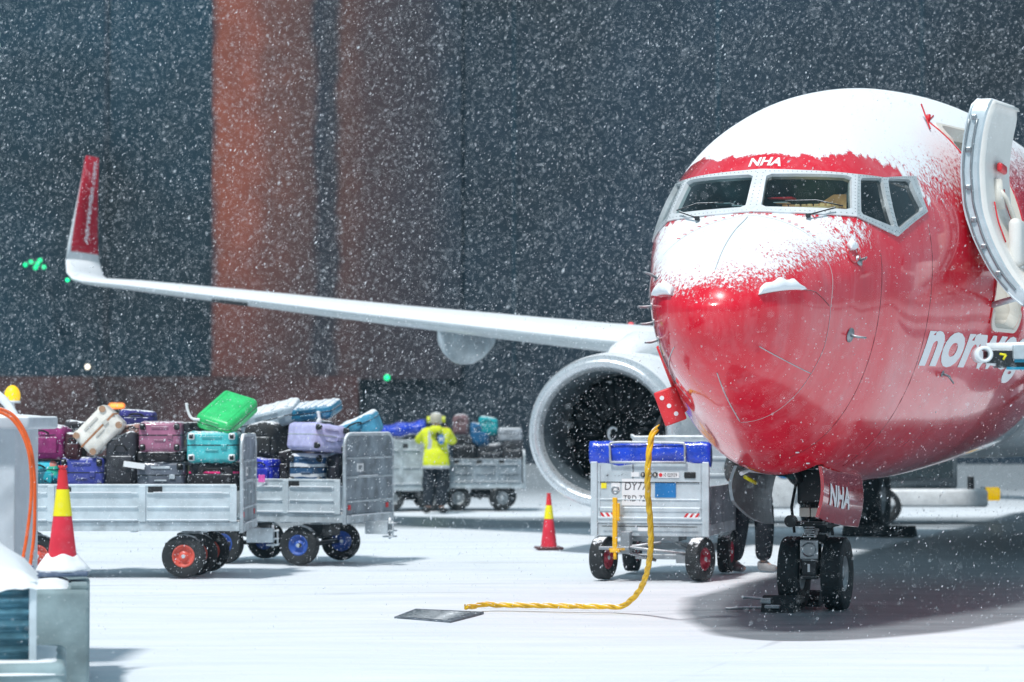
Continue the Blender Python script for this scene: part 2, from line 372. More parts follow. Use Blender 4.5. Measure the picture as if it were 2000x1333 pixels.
# far building: dark cladding with rust-red bays, standing 100 m off
BY=100
bld=empty('terminal_building',(0,BY,0),label='tall dark building behind the snowfall with rust-red vertical bays',cat='building')
def slab(nm,px0,px1,z0,z1,yo,th,mt):
    k=(BY+yo)/F_PX; x0,x1=(px0-1000)*k,(px1-1000)*k
    q=MB(); q.box(((x0+x1)/2,yo+th/2,(z0+z1)/2),(x1-x0,th,z1-z0)); return q.build(nm,mt,bld)
slab('wall',-3200,412,0,48,0,6,'wallb')
slab('wall',702,5600,0,48,0,6,'wallc')
slab('wall',412,702,0,48,1.2,5,'wallc')
slab('bay_panel',412,900,3.3,47.6,-.30,.28,'rustglow')
slab('base_course',-600,700,0,3.4,-.5,.45,'wallw')
for x in range(-3000,5400,400):
    if 380<x<1000: continue
    slab('cladding_joint',x,x+8,3.5,47.5,-.12,.1,'wallc' if x<700 else 'wallb')
# little lamps on the building
def lamp(nm,px,py,d,r,mt,label,n=1,grp=None):
    e=empty(nm,at(px,py,d),label=label,cat='lamp',group=grp)
    q=MB(); q.box((0,.16,0),(r*3,.2,r*3),bev=.02); q.build('housing','black_steel',e)
    for k in range(n):
        q=MB(); a=k*2.4; rr=0 if n==1 else r*1.25*math.sqrt(k+.3)
        bmesh.ops.create_uvsphere(q.bm,u_segments=14,v_segments=8,radius=r if n==1 else r*.7); q._mark(q.bm.faces,smooth=True)
        q.build('lens',mt,e,loc=(rr*math.cos(a)*1.3,0,rr*math.sin(a)*.7))
    q=MB(); q.box((0,(BY-d)/2-.2,0),(.12,max(.1,BY-d-.5),.12)); q.build('bracket','black_steel',e)
lamp('signal_lamp',68,516,98.5,.11,'green_e','cluster of green lamps high on the dark building at the far left',6)
lamp('signal_lamp',756,738,98.5,.11,'green_e','single small green lamp low on the dark building above the yellow-jacketed worker')
lamp('wall_lamp',171,717,98.5,.09,'white_e','single small white lamp on the building below the winglet')
lamp('wall_lamp',1232,636,98.5,.10,'red_e','tiny red lamp just above the wing beside the aircraft nose')
e=empty('warning_lamp',at(228,793,70),label='flat orange warning lamp glowing behind the cream suitcase',cat='lamp')
q=MB(); q.box((0,0,0),(.42,.2,.13),bev=.06,seg=3); q.build('lens','orange_e',e)
q=MB(); q.box((0,0,-.1),(.5,.3,.05)); q.tube([(0,.1,-.12),(0,.1,-at(228,793,70).z)],.04); q.build('mast','black_steel',e)

# ------------------------------------------------------------------ the aircraft
m,nt,b=new_mat('winglet_paint'); tc=N(nt,'ShaderNodeTexCoord').outputs['Object']; sx=N(nt,'ShaderNodeSeparateXYZ'); nt.links.new(tc,sx.inputs[0])
edge=mth(nt,'ADD',mth(nt,'MULTIPLY',mth(nt,'SUBTRACT',sx.outputs[2],4.85),.47),22.24)
rm=mth(nt,'MULTIPLY',mth(nt,'MAXIMUM',mth(nt,'GREATER_THAN',sx.outputs[0],edge),mth(nt,'GREATER_THAN',sx.outputs[2],6.52)),mth(nt,'GREATER_THAN',sx.outputs[2],4.86))
nt.links.new(mixc(nt,rm,(.55,.60,.63,1),(.50,.01,.03,1)),b.inputs['Base Color']); b.inputs['Roughness'].default_value=.35; M['winglet']=m
plane=empty('airliner',NOSE,(0,0,AC_ROT),'red-nosed twin-engine passenger jet with fresh snow on its roof and nose, forward door open','airliner')
def skin_normal(X,a):
    h=1e-3
    p=surf([X,X+h,X],[a,a,a+h]); d1=Vector(p[1]-p[0]); d2=Vector(p[2]-p[0]); n=d1.cross(d2)
    if n.length<1e-12: n=Vector((-1,0,0))
    n.normalize()
    c=Vector((X,0,float(sec(np.array([X]))[3][0])))
    if n.dot(Vector(p[0])-c+Vector((-.05,0,0)))<0: n=-n
    return n
def P3(X,a,off=0.0):
    p=Vector(surf([X],[a])[0]); return p+skin_normal(X,a)*off if off else p
def a_of(X,z):
    t,b_,w,zm=[float(q[0]) for q in sec(np.array([X]))]
    s=(z-zm)/((t-zm) if z>zm else (zm-b_)); return math.asin(max(-1,min(1,s)))
fz=MB()
ss=np.concatenate([np.linspace(.012,3,128),np.linspace(3.08,math.sqrt(27),14),np.sqrt(np.array([30,33,36,38.]))]); nc=144
rings=[[Vector(p) for p in surf(np.full(nc,s*s),np.linspace(0,2*PI,nc,endpoint=False))] for s in ss]
fz.ring_loft(rings)
fo=fz.build('fuselage',['fus','dark_int','cream'])
# openings: cockpit windows, doorway, nose gear bay
WINS={'w1':[(1.842,1.518),(2.172,.823),(1.867,.633),(1.568,1.503)],'w2':[(2.229,.765),(2.522,.659),(2.318,.290),(1.918,.552)],'w3':[(2.605,.64),(3.022,.564),(3.024,.347),(2.36,.268)]}
OUT={'w1':[(1.885,PI/2),(2.235,.80),(1.855,.57),(1.505,PI/2)],'w2':[(2.235,.80),(2.56,.655),(2.325,.225),(1.855,.57)],'w3':[(2.56,.655),(3.20,.57),(3.10,.325),(2.325,.225)]}
def mir(pl,m): return [(x,PI-a) for x,a in reversed(pl)] if m else pl
def PYZ(y,z,off=0.0):
    """skin point at that width and height (front part)"""
    lo,hi=.2,4.5
    for _ in range(34):
        mid=(lo+hi)/2; t,b_,w,zm=[float(q_[0]) for q_ in sec(np.array([mid]))]
        h_=(t-zm) if z>zm else (zm-b_)
        if (y/w)**2+((z-zm)/h_)**2>1: lo=mid
        else: hi=mid
    t,b_,w,zm=[float(q_[0]) for q_ in sec(np.array([hi]))]; a=math.atan2((z-zm)/((t-zm) if z>zm else (zm-b_)),-y/w)
    p=Vector((hi,y,z)); return p+skin_normal(hi,a)*off if off else p
def edge_pts(pl,n,off=0.0,rc=0.0,shr=0.0):
    c=[P3(*p) for p in pl]; m_=sum(c,Vector())/4; c=[p.lerp(m_,shr) for p in c]; out=[]
    for i in range(4):
        A,B=c[i],c[(i+1)%4]
        for s_ in range(n):
            u=rc+(1-2*rc)*s_/(n-1) if rc else s_/n
            out.append(PYZ(A.y*(1-u)+B.y*u,A.z*(1-u)+B.z*u,off))
    return out
def cutter(pts,outw,inw,nrm):
    q=MB(); q.ring_loft([[p+nrm*outw for p in pts],[p-nrm*inw for p in pts]],smooth=False); return q.build('cut','black')
cuts=[]
for k,pl in WINS.items():
    for mm in (0,1):
        pp=mir(pl,mm); pts=[]
        pts=edge_pts(pp,10,0,.06)
        cx=sum(p[0] for p in pp)/4;ca=sum(p[1] for p in pp)/4; nn=skin_normal(cx,ca)
        cuts.append(cutter(pts,.12,.42,nn))
q=MB(); q.box((5.19,-1.6,3.63),(.86,2.0,1.94),bev=.16,seg=4); cuts.append(q.build('cut','black'))
q=MB(); q.box((3.38,0,1.45),(1.86,.72,1.1),bev=.03); cuts.append(q.build('cut','black'))
for c in cuts:
    md=fo.modifiers.new('b','BOOLEAN'); md.object=c; md.operation='DIFFERENCE'; md.solver='EXACT'
me=bpy.data.meshes.new_from_object(fo.evaluated_get(bpy.context.evaluated_depsgraph_get()))
fo.modifiers.clear(); old=fo.data; fo.data=me; bpy.data.meshes.remove(old)
for c in cuts: bpy.data.objects.remove(c)
fo.parent=plane
nv=len(me.vertices); co=np.empty(nv*3); me.vertices.foreach_get('co',co); co=co.reshape(-1,3)
t_,b_,w_,zm_=sec(co[:,0]); si=np.where(co[:,2]>zm_,(co[:,2]-zm_)/np.maximum(t_-zm_,1e-4),(co[:,2]-zm_)/np.maximum(zm_-b_,1e-4)); cs=-co[:,1]/np.maximum(w_,1e-4)
aa=np.arctan2(si,cs); rad=np.hypot(si,cs)
h=1e-3; Xc=np.maximum(co[:,0],.0005)
p0=surf(Xc,aa); d1=surf(Xc+h,aa)-p0; d2=surf(Xc,aa+h)-p0; nn=np.cross(d1,d2); nn/=np.maximum(np.linalg.norm(nn,axis=1,keepdims=True),1e-9)
cen=np.stack([Xc,0*Xc,zm_],-1); sg=np.sign(((p0-cen+[-.05,0,0])*nn).sum(1)); nz=nn[:,2]*sg
Xv,Yv=co[:,0],co[:,1]
thr=np.where(Xv<1.6,.58,.42)+np.clip(-Yv,-.9,.9)*.16*np.where(Xv<1.6,1,.55)+np.clip(.45-Xv,0,.45)*.45-.10*np.clip(1-abs(Xv-1.45)/.5,0,1)
cov=np.clip((nz-thr+.40)/.82,0,1)
wgt=np.clip((Xv-2.4)/.8,0,1); cov=cov*(1-wgt)+np.clip((nz-.14-.10*np.clip((Xv-4)/3,0,1))/.66,0,1)*wgt
bb=np.abs(aa-PI/2); xb=np.interp(bb,[0,.3,.45,.88,.97,1.15,1.3],[2.03,2.09,2.17,2.84,2.98,3.16,3.2])+.03*np.sin(bb*23)+.02*np.sin(aa*41); xw=np.interp(bb,[0,.5,1.0,1.35],[1.49,1.58,1.80,2.25])
band=(Xv>xw)&(Xv<xb)&(bb<1.32)
cov=np.where(band,0,cov)
cov=np.where((Xv>xb)&(Xv<xb+.08)&(bb<1.2)&(cov>.2),np.maximum(cov,.9),cov)
cov=np.where(rad<.985,0,cov)
at_=me.attributes.new('snow','FLOAT','POINT'); at_.data.foreach_set('value',cov.astype(np.float32))
for p in me.polygons:
    vi=p.vertices; inside=any(rad[i]<.985 for i in vi)
    if inside: p.material_index=2 if p.center.x>4.6 else 1; p.use_smooth=False
    else: p.material_index=0; p.use_smooth=True
def patch(corners,n=8,off=0.0,th=0.0):
    """four (X,angle) corners -> grid laid on the skin"""
    q=[]
    for i in range(n+1):
        row=[]
        for j in range(n+1):
            u,v=i/n,j/n; A,B,C_,D=corners
            x=(A[0]*(1-u)+B[0]*u)*(1-v)+(D[0]*(1-u)+C_[0]*u)*v; a=(A[1]*(1-u)+B[1]*u)*(1-v)+(D[1]*(1-u)+C_[1]*u)*v
            row.append(P3(x,a,off))
        q.append(row)
    return q
for k in WINS:
    for mm in (0,1):
        inn=mir(WINS[k],mm); ou=mir(OUT[k],mm)
        q=MB(); n=10
        rg=[]
        for off,pl in ((.003,ou),(.016,ou),(.016,inn),(-.05,inn)):
            rg.append(edge_pts(pl,n,off,.06 if pl is inn else 0.0001,.018 if pl is inn else 0))
        q.ring_loft(rg,cap=False,smooth=False)
        # fasteners round the frame
        for i in range(4):
            A=[(inn[i][j]*.45+ou[i][j]*.55) for j in (0,1)];B=[(inn[(i+1)%4][j]*.45+ou[(i+1)%4][j]*.55) for j in (0,1)]
            L=(P3(*A)-P3(*B)).length; nb=max(3,int(L/.042))
            for s_ in range(nb):
                u=(s_+.5)/nb; PA,PB=P3(*A),P3(*B); p=PYZ(PA.y*(1-u)+PB.y*u,PA.z*(1-u)+PB.z*u,.0165)
                q.box(p,(.007,.007,.004),mi=1)
        fr_=q.build('window_frame',['pale_frame' if k=='w1' else 'grey_frame','duct'],plane)
        q=MB(); CC=[P3(*p_) for p_ in inn]; gr=[[PYZ(*[((CC[0][k_]*(1-i_/8)+CC[1][k_]*i_/8)*(1-j_/8)+(CC[3][k_]*(1-i_/8)+CC[2][k_]*i_/8)*j_/8) for k_ in (1,2)],-.02) for j_ in range(9)] for i_ in range(9)]
        vs=[[q.bm.verts.new(p) for p in r] for r in gr]
        for i in range(8):
            for j in range(8): f=q.bm.faces.new((vs[i][j],vs[i+1][j],vs[i+1][j+1],vs[i][j+1])); f.smooth=True
        q.build('window_pane','glass',fr_)
# wipers and things seen through the windscreen
for mm in (0,1):
    q=MB(); f=lambda x,a,o:P3(x,PI-a if mm else a,o)
    q.box(f(1.555,1.02,.03),(.04,.04,.04),bev=.008); q.tube([f(1.555,1.02,.035),f(1.64,.90,.05),f(1.72,.80,.05)],.008,6); q.tube([f(1.63,1.28,.03),f(1.70,1.0,.04),f(1.80,.74,.03)],.006,6)
    q.build('wiper','black_steel',plane)
q=MB(); q.box((2.05,-.40,3.60),(.35,.55,.03),rot=None); q.box((2.22,-.40,3.66),(.02,.55,.16),bev=.005)
for k in range(9): q.box((2.0+.02*(k%2),-.62+.055*k,3.63),(.05,.04,.03),bev=.004)
q.build('instrument_panel','warm_e',plane)
q=MB(); q.box((2.02,-.15,3.70),(.20,.22,.012),rot=None); q.build('red_folder','redflat',plane)
q=MB(); q.box((1.93,-.17,3.655),(.15,.12,.006)); q.box((1.95,.34,3.66),(.22,.14,.006)); q.box((1.98,.22,3.64),(.16,.10,.006)); q.build('paper_sheets','paper',plane)
q=MB(); q.box((2.34,-.58,3.82),(.06,.16,.30),bev=.02); q.build('seat_headrest','cream',plane)
# skin lines: radome seam, lightning strips, panel joints
def skin_line(nm,pts,r,mt,off=.004,n=14):
    P=[]
    for A,B in zip(pts,pts[1:]):
        for s_ in range(n): u=s_/n; P.append(P3(A[0]*(1-u)+B[0]*u,A[1]*(1-u)+B[1]*u,off))
    P.append(P3(*pts[-1],off)); q=MB(); q.tube(P,r,5); return q.build(nm,mt,plane)
seam=[(1.45,PI/2),(1.33,1.10),(1.213,.653),(1.145,.485),(1.08,-.157),(1.12,-.47),(1.10,-.65),(1.09,-.985),(1.10,-1.57)]
skin_line('radome_seam',seam+[(x,PI-a) for x,a in reversed(seam[:-1])],.002,'grey_frame',.002,8)
for a,x0,x1 in ((PI/2+.01,.27,1.40),(-.70,.29,1.08),(-PI/2,.31,1.07),(PI+.70,.29,1.08)): skin_line('lightning_strip',[(x0,a),(x1,a)],.004,'grey_frame')
q=MB()
for k in range(-9,10):
    a=PI/2+k*.085
    xx=float(np.interp(abs(k*.085),[0,.47,.92],[1.49,1.37,1.255])); p=P3(xx,a,.012); q.box((0,0,0),(.012,.028,.006),mi=0); 
    vs=list(q.bm.verts)[-8:]; bmesh.ops.rotate(q.bm,cent=(0,0,0),matrix=Matrix.Rotation(.5,3,'Z'),verts=vs); bmesh.ops.translate(q.bm,vec=p,verts=vs)
q.build('hinge_row','redmark',plane)
skin_line('panel_joint',[(.20,.34),(1.06,-.15)],.0025,'black_steel',.002)
skin_line('panel_joint',[(2.0,-1.35),(2.0,.15)],.002,'black_steel',.0015)
skin_line('panel_joint',[(3.05,-1.2),(3.05,.25)],.002,'black_steel',.0015)
# snow lumps caught on the ledges either side of the radome
def lump(nm,x0,x1,aa0,h_,n=16):
    q=MB(); rg=[]
    for i in range(n+1):
        u=i/n; x=x0*(1-u)+x1*u; a=aa0(u); hh_=h_*(math.sin(PI*min(1,max(0,u*1.02)))**.35)*(1+.14*math.sin(u*19))*(1-.25*u); n_=skin_normal(x,a); p=P3(x,a,.0)
        rg.append([p+n_*-.01,p+n_*.045,p+n_*.05+Vector((0,0,hh_*.5)),p+n_*.012+Vector((.0,0,hh_)),p-n_*.05+Vector((0,0,hh_*.9))])
    q.ring_loft(rg); return q.build(nm,'snowm',plane)
lump('snow_lump',.20,.62,lambda u:.34-.25*u,.11); lump('snow_lump',.17,.42,lambda u:PI-.42+.3*u,.12)
lump('snow_lump',1.53,1.60,lambda u:.40-.05*u,.10)
# probes, vanes, static plates
def probe(X,a,L=.14,plate=.05,dirs=(-1,0,0)):
    n_=skin_normal(X,a); q=MB(); p=P3(X,a); t=n_.orthogonal().normalized(); s2=n_.cross(t)
    rg=[[p+n_*o+(t*math.cos(2*PI*k/18)+s2*math.sin(2*PI*k/18))*r for k in range(18)] for o,r in ((0,plate),(.008,plate),(.010,plate*.4),(.012,plate*.35))]
    q.ring_loft(rg); d=Vector(dirs).normalized()
    q.tube([p,p+n_*.07,p+n_*.09+d*L],[.012,.011,.008],8); return q.build('air_data_probe','steel',plane)
probe(1.52,-.362,.10,.062,(1,-.4,0)); probe(1.60,.20,.05,.045); probe(3.83,-.537,.16,.03,(1,0,-.35)); 
for a in (3.237,2.758,3.583,3.40): probe(.62,a,.10,.03)
skin_line('vent_ring',[(1.555+.085*math.cos(k*PI/8),.31+.10*math.sin(k*PI/8)) for k in range(17)],.008,'red',.006,2)
q=MB()
for k in range(3): p=P3(1.95+.3*k,-1.28,.01); q.box(p,(.07,.02,.012),bev=.003)
q.build('drain_mast','white_mark',plane)
# lettering
me=text_mesh('NHA',1,.035,.15); xsz=[v.co.x for v in me.vertices]; ysz=[v.co.y for v in me.vertices]; x0,x1,y0,y1=min(xsz),max(xsz),min(ysz),max(ysz)
for v in me.vertices: v.co=P3(1.925+.088*(v.co.y-y0)/(y1-y0),1.700-.288*(v.co.x-x0)/(x1-x0),.004)
me.materials.append(M['white_mark']); o=bpy.data.objects.new('registration_letters',me); COL.objects.link(o); o.parent=plane
def sliced(me,xs_,ys_):
    bm=bmesh.new(); bm.from_mesh(me)
    for x in xs_: bmesh.ops.bisect_plane(bm,geom=bm.verts[:]+bm.edges[:]+bm.faces[:],plane_co=(x,0,0),plane_no=(1,0,0))
    for y in ys_: bmesh.ops.bisect_plane(bm,geom=bm.verts[:]+bm.edges[:]+bm.faces[:],plane_co=(0,y,0),plane_no=(0,1,0))
    bm.to_mesh(me); bm.free()
mn=text_mesh('n',1,.03); nh=max(v.co.y for v in mn.vertices); ml=text_mesh('no',1,.03,0,1.0); wn=max(v.co.x for v in ml.vertices)
me=text_mesh('norwegian',1,.042,.12,1.03)
sliced(me,np.arange(0,7,.12),np.arange(-.4,1,.1))
x0=min(v.co.x for v in me.vertices); kx=1.02/(wn-x0); kz=.285/nh
for v in me.vertices:
    X=3.10+(v.co.x-x0)*kx; z=2.29+v.co.y*kz+.004*(X-3.1); v.co=P3(X,a_of(X,z),.0035)
me.materials.append(M['white_mark']); o=bpy.data.objects.new('name_lettering',me); COL.objects.link(o); o.parent=plane
# open forward door, swung round against the skin ahead of the opening
zz=[2.76,2.87,3.00,3.15,3.30,3.48,3.77,4.10,4.33,4.50,4.64,4.76]; oo=[.62,.49,.37,.26,.18,.10,.02,0,.02,.05,.085,.11]
SK=.17
zd=np.linspace(2.76,4.76,30); od=np.array([pchip(np.array(zz),np.array(oo),np.array([z]))[0] for z in zd])
def door_ring(inset,yo,x0=3.90,x1=4.76,rr=.15):
    L=[];R_=[]
    for z,o_ in zip(zd,od):
        e=0
        for zc in (zd[0]+inset,zd[-1]-inset):
            dz=abs(z-zc)
            if dz<rr: e=max(e,rr-math.sqrt(max(0,rr*rr-(rr-dz)**2)))
        z2=min(max(z,zd[0]+inset),zd[-1]-inset)
        L.append(Vector((x0+inset+e,-1.40-o_+yo-SK*(inset+e),z2))); R_.append(Vector((x1-inset-e,-1.40-o_+yo-SK*(x1-x0-inset-e),z2)))
    return L,R_
q=MB()
def loop(inset,yo):
    L,R_=door_ring(inset,yo); return L+list(reversed(R_))
q.ring_loft([loop(0,0),loop(0,-.015),loop(.012,-.02),loop(.012,-.15),loop(.03,-.165)],cap=False,smooth=False)
# outer and inner sheets as ladder strips
def sheet(q,inset,yo,mi):
    L,R_=door_ring(inset,yo); vl=[q.bm.verts.new(p) for p in L]; vr=[q.bm.verts.new(p) for p in R_]
    for i in range(len(L)-1):
        try: f=q.bm.faces.new((vl[i],vr[i],vr[i+1],vl[i+1])); f.smooth=True; f.material_index=mi
        except ValueError: pass
sheet(q,0,0.0,1)
q_door=q.build('door_structure',['galv_side','red'],plane); shade_by_angle(q_door)
q=MB(); q.ring_loft([loop(.03,-.165),loop(.035,-.19),loop(.07,-.205)],cap=False); sheet(q,.07,-.205,0); q_lin=q.build('door_lining','door_in',q_door)
def dp(x,z,yo=-.17): z=z+.12; return Vector((x,-1.40-float(np.interp(z,zz,oo))+yo-(.05 if yo<-.12 else 0)-SK*(x-3.9),z))
q=MB(); 
for z in (3.0,3.25,3.5,3.8,4.15,4.45): q.box(dp(3.905,z,-.06),(.03,.05,.05),bev=.01); q.tube([dp(3.88,z,-.06),dp(3.94,z,-.06)],.014,8)
q.tube([dp(3.897,z-.12,-.025) for z in zd[3:-3]],.009,6); q.tube([dp(3.905,z-.12,-.095) for z in zd[3:-3]],.012,6)
q.build('door_latch','steel',q_door)
q=MB(); q.tube([dp(4.25,3.80,-.19),dp(4.27,3.72,-.24),dp(4.36,3.62,-.24),dp(4.40,3.45,-.24),dp(4.52,3.36,-.24)],.022,8); q.tube([dp(4.27,3.9,-.165),dp(4.27,3.62,-.165)],.05,10); q.build('door_handle','cream',q_door)
q=MB(); q.box(dp(4.38,4.01,-.18),(.36,.05,.085),bev=.02); q.build('warning_strap','redflat',q_door)
q=MB(); q.tube(catmull([dp(4.14,3.68,-.168),dp(4.11,3.5,-.168),dp(4.12,3.3,-.168)],5),.008,5); q.build('arrow_mark','redmark',q_door); q=MB(); q.tube(catmull([dp(4.45,3.82,-.168),dp(4.52,3.65,-.168),dp(4.57,3.5,-.168)],5),.008,5); q.build('arrow_mark','redmark',q_door)
q=MB(); q.box(dp(4.38,3.30,-.20),(.48,.12,.46),bev=.07,seg=4); q.build('assist_panel','door_in',q_door)
q=MB(); q.box(dp(4.42,2.95,-.22),(.66,.26,.44),bev=.10,seg=4); q.build('slide_pack','white',q_door)
q=MB(); q.tube([Vector((4.70,-1.30,z)) for z in (3.1,3.35)],.04,8); q.tube([(4.72,-1.35,3.25),(4.55,-1.75,3.2),(4.45,-1.72,3.2)],.035,8); q.tube([(4.72,-1.5,2.85),(4.6,-1.9,2.95)],.03,8); q.build('door_hinge','galv_side',q_door)
q=MB()  # doorway surround, rounded
for off,mt in ((0,0),):
    pts=[]
    for (cx_,cz_,a0) in ((5.62-.15,4.60-.15,0),(4.76+.15,4.60-.15,90),(4.76+.15,2.66+.15,180),(5.62-.15,2.66+.15,270)):
        for k in range(7):
            t=R(a0+k*15); pts.append((cx_+.15*math.cos(t),cz_+.15*math.sin(t)))
    def rim(e,o_): 
        r=[]
        for x,z in pts:
            x2=5.19+(x-5.19)*(1+e/.43);z2=3.63+(z-3.63)*(1+e/.97); r.append(P3(x2,a_of(x2,z2),o_))
        return r
    q.ring_loft([rim(-.03,-.10),rim(0,.002),rim(0,.02),rim(.035,.012),rim(.035,.0)],cap=False,smooth=False)
q.build('doorway_frame','cream',plane)
skin_line('doorway_outline',[(4.70,-.30),(4.70,.93),(5.1,.97)],.007,'redmark',.006)
q=MB(); q.tube([P3(4.70,.93,.01),P3(4.74,.95,.05)],.022,8); q.tube([P3(4.45,.86,.02),P3(4.75,1.02,.10)],.008,6); q.build('roof_antenna_bracket','redmark',plane)
# external power panel door hanging open on the starboard side
q=MB(); q.box((0,0,0),(.20,.03,.31),bev=.014,seg=2); pp=q.build('power_panel_door','redflat',plane,loc=(1.80,.80,1.90),rot=(0,R(-20),R(-90+19)))
for k in range(3):
    q=MB(); q.tube([(-.045+.035*k,-.014,.09-.085*k),(-.045+.035*k,-.022,.09-.085*k)],.02,12); q.build('latch_hole','white_mark',pp)
q=MB(); q.tube([P3(1.62,PI+.42,.01),P3(1.95,PI+.70,.012),P3(2.2,PI+.78,.01)],.02,8); q.build('power_panel_hinge','redflat',plane)
# nose gear -----------------------------------------------------------
GX=4.04
def wheel_mb(r,w,hub,seg=40,axis='Y',grooves=4):
    """tyre and rim as two meshes, axle along Y"""
    q=MB(); pr=[(-w/2*.72,hub),(-w/2*.93,hub+(r-hub)*.25),(-w/2,hub+(r-hub)*.55),(-w/2*.9,r*.955)]
    n=grooves*2+1
    for i in range(n+1):
        u=-.78+1.56*i/n; pr.append((w/2*u,r*(1-.018*abs(u)**2)-(0 if i%2==0 else .006)))
    pr+= [(w/2*.9,r*.955),(w/2,hub+(r-hub)*.55),(w/2*.93,hub+(r-hub)*.25),(w/2*.72,hub)]
    q.lathe(pr,axis,seg=seg); return q
def rim_mb(w,hub,axis='Y',seg=28):
    q=MB(); q.lathe([(-w*.36,hub),(-w*.38,hub*.93),(-w*.22,hub*.8),(-w*.16,hub*.45),(-w*.30,hub*.38),(-w*.34,hub*.22),(-w*.34,.004)],axis,seg=seg)
    q.lathe([(w*.36,hub),(w*.38,hub*.93),(w*.22,hub*.8),(w*.16,hub*.45),(w*.30,hub*.38),(w*.34,hub*.22),(w*.34,.004)],axis,seg=seg)
    for k in range(8):
        a=k*PI/4
        for s_ in (-1,1): q.box((hub*.62*math.cos(a),s_*w*.185,hub*.62*math.sin(a)),(hub*.16,w*.05,hub*.16),bev=.004)
    return q
for s_ in (-1,1):
    wo=wheel_mb(.343,.205,.165).build('nose_wheel','rubber_clean',plane,loc=(GX,.205*s_,.338)); rim_mb(.205,.165).build('rim','steel',wo)
q=MB(); q.tube([(GX,-.14,.338),(GX,.14,.338)],.045,12); q.tube([(GX,0,.338),(GX+.03,0,.75)],.055,14); q.tube([(GX+.03,0,.72),(GX+.08,0,1.9)],.095,16)
q.box((GX-.02,0,.80),(.20,.44,.045),bev=.012); q.box((GX+.0,0,1.15),(.26,.30,.34),bev=.03); q.box((GX+.02,0,.66),(.16,.22,.10),bev=.02)
q.tube([(GX+.05,-.10,1.1),(GX-.9,-.20,1.75)],.035,8); q.tube([(GX+.05,.10,1.1),(GX-.9,.20,1.75)],.035,8)
q.tube([(GX-.1,-.03,.40),(GX-.20,-.03,.58),(GX-.08,-.03,.75)],.025,8); q.tube([(GX-.1,.03,.40),(GX-.20,.03,.58),(GX-.08,.03,.75)],.025,8)
for k in range(5): q.tube([(GX-.1,-.16+.05*k,.85+.03*(k%2)),(GX-.12,-.14+.06*k,1.05),(GX-.05,-.12+.06*k,1.35)],.011,6)
q.tube([(GX-.12,-.19,.70),(GX-.16,-.17,.98),(GX-.05,-.19,1.25)],.014,6); q.tube([(GX-.14,.17,.72),(GX-.17,.19,.96),(GX-.05,.16,1.25)],.014,6)
for s_ in (-1,1): q.tube([(GX-.16,s_*.19,.83),(GX-.23,s_*.19,.83)],.058,14); q.tube([(GX-.02,s_*.10,.70),(GX+.0,s_*.22,.50),(GX,s_*.24,.42)],.02,6)
q.build('nose_gear_strut','black_steel',plane)
q=MB(); q.box((GX-.20,.055,.915),(.05,.100,.085),bev=.006); q.box((GX-.20,-.055,.915),(.05,.100,.085),bev=.006); q.build('steering_block','cream',plane)
q=MB(); q.box((GX-.27,0,.57),(.04,.17,.18),bev=.008)
for a in (-1,1):
    for c_ in (-1,1): q.tube([(GX-.29,a*.07,.57+c_*.075),(GX-.296,a*.07,.57+c_*.075)],.008,8)
for k in range(5): q.box((GX-.245,0,.69+.022*k),(.05,.115-.006*k,.010),bev=.002)
tl=q.build('taxi_light_bracket','steel',plane)
q=MB(); q.lathe([(-.325,.064),(-.31,.068),(-.29,.07),(-.29,.055),(-.280,.04),(-.285,.0)],'X',(GX,0,.57),24); q.build('taxi_light','chrome',tl)
q=MB(); q.box((GX-.26,0,.40),(.07,.14,.15),bev=.012); q.box((GX-.26,0,.31),(.06,.16,.03),bev=.006); bx=q.build('tow_fitting','black_steel',plane)
q=MB(); q.box((GX-.30,0,.40),(.006,.022,.075)); q.build('white_plate','white_mark',bx)
def gpt(u,v_,s_,th_):
    x=2.47+(1.78 if s_<0 else 1.55)*u; zz0=float(surf([x],[-PI/2+.24*1])[0][2]); dep=.50 if s_<0 else .48
    dep*=(1-.10*(1-u)) if s_<0 else (1-.35*(1-u)**2)
    return Vector((x,s_*(.365+.035*math.sin(v_*PI)+.03*th_-(.03*v_ if s_<0 else -.03*v_)),zz0+.03-dep*v_))
def gdoor(s_,mo,mi_):
    q=MB(); n=14; rg=[]
    for i in range(n+1):
        u=i/n; vv_=[k/10 for k in range(11)]
        rg.append([gpt(u,v_,s_,0) for v_ in vv_]+[gpt(u,v_,s_,1) for v_ in reversed(vv_)])
    q.ring_loft(rg,smooth=False)
    for f in q.bm.faces:
        if f.calc_center_median().y*s_< (.365+.035)*1 and abs(f.normal.y)>.5: f.material_index=1
    return q
gd=gdoor(-1,0,0).build('nose_gear_door',['red','red'],plane); shade_by_angle(gd)
gd['label']='red nose gear door with white letters'
me=text_mesh('NHA',1,.035,.0); sliced(me,np.arange(0,3,.2),np.arange(0,1,.2)); xsz=[v.co.x for v in me.vertices]; ysz=[v.co.y for v in me.vertices]; x0,x1,y0,y1=min(xsz),max(xsz),min(ysz),max(ysz)
for v in me.vertices: v.co=gpt(.14+.50*(v.co.x-x0)/(x1-x0),.70-.42*(v.co.y-y0)/(y1-y0),-1,1.25)
me.materials.append(M['white_mark']); o=bpy.data.objects.new('door_letters',me); COL.objects.link(o); o.parent=gd
q=MB(); q.tube([gpt(1.0,v_,-1,.5) for v_ in np.linspace(0,1,7)],.016,6); q.build('door_edge_strip','white_mark',gd)
gs=gdoor(1,0,0).build('nose_gear_door',['steel','steel'],plane); gs['label']='grey inner face of the starboard nose gear door'
q=MB(); q.tube([(2.50,.34,1.30),(2.62,.30,1.33),(2.9,.15,1.3)],.02,6); q.build('door_rod','white_mark',gs)
q=MB(); q.tube([(2.60,.33,1.27),(2.78,.27,1.21)],.018,6); q.build('yellow_safety_pin','coney',gs)
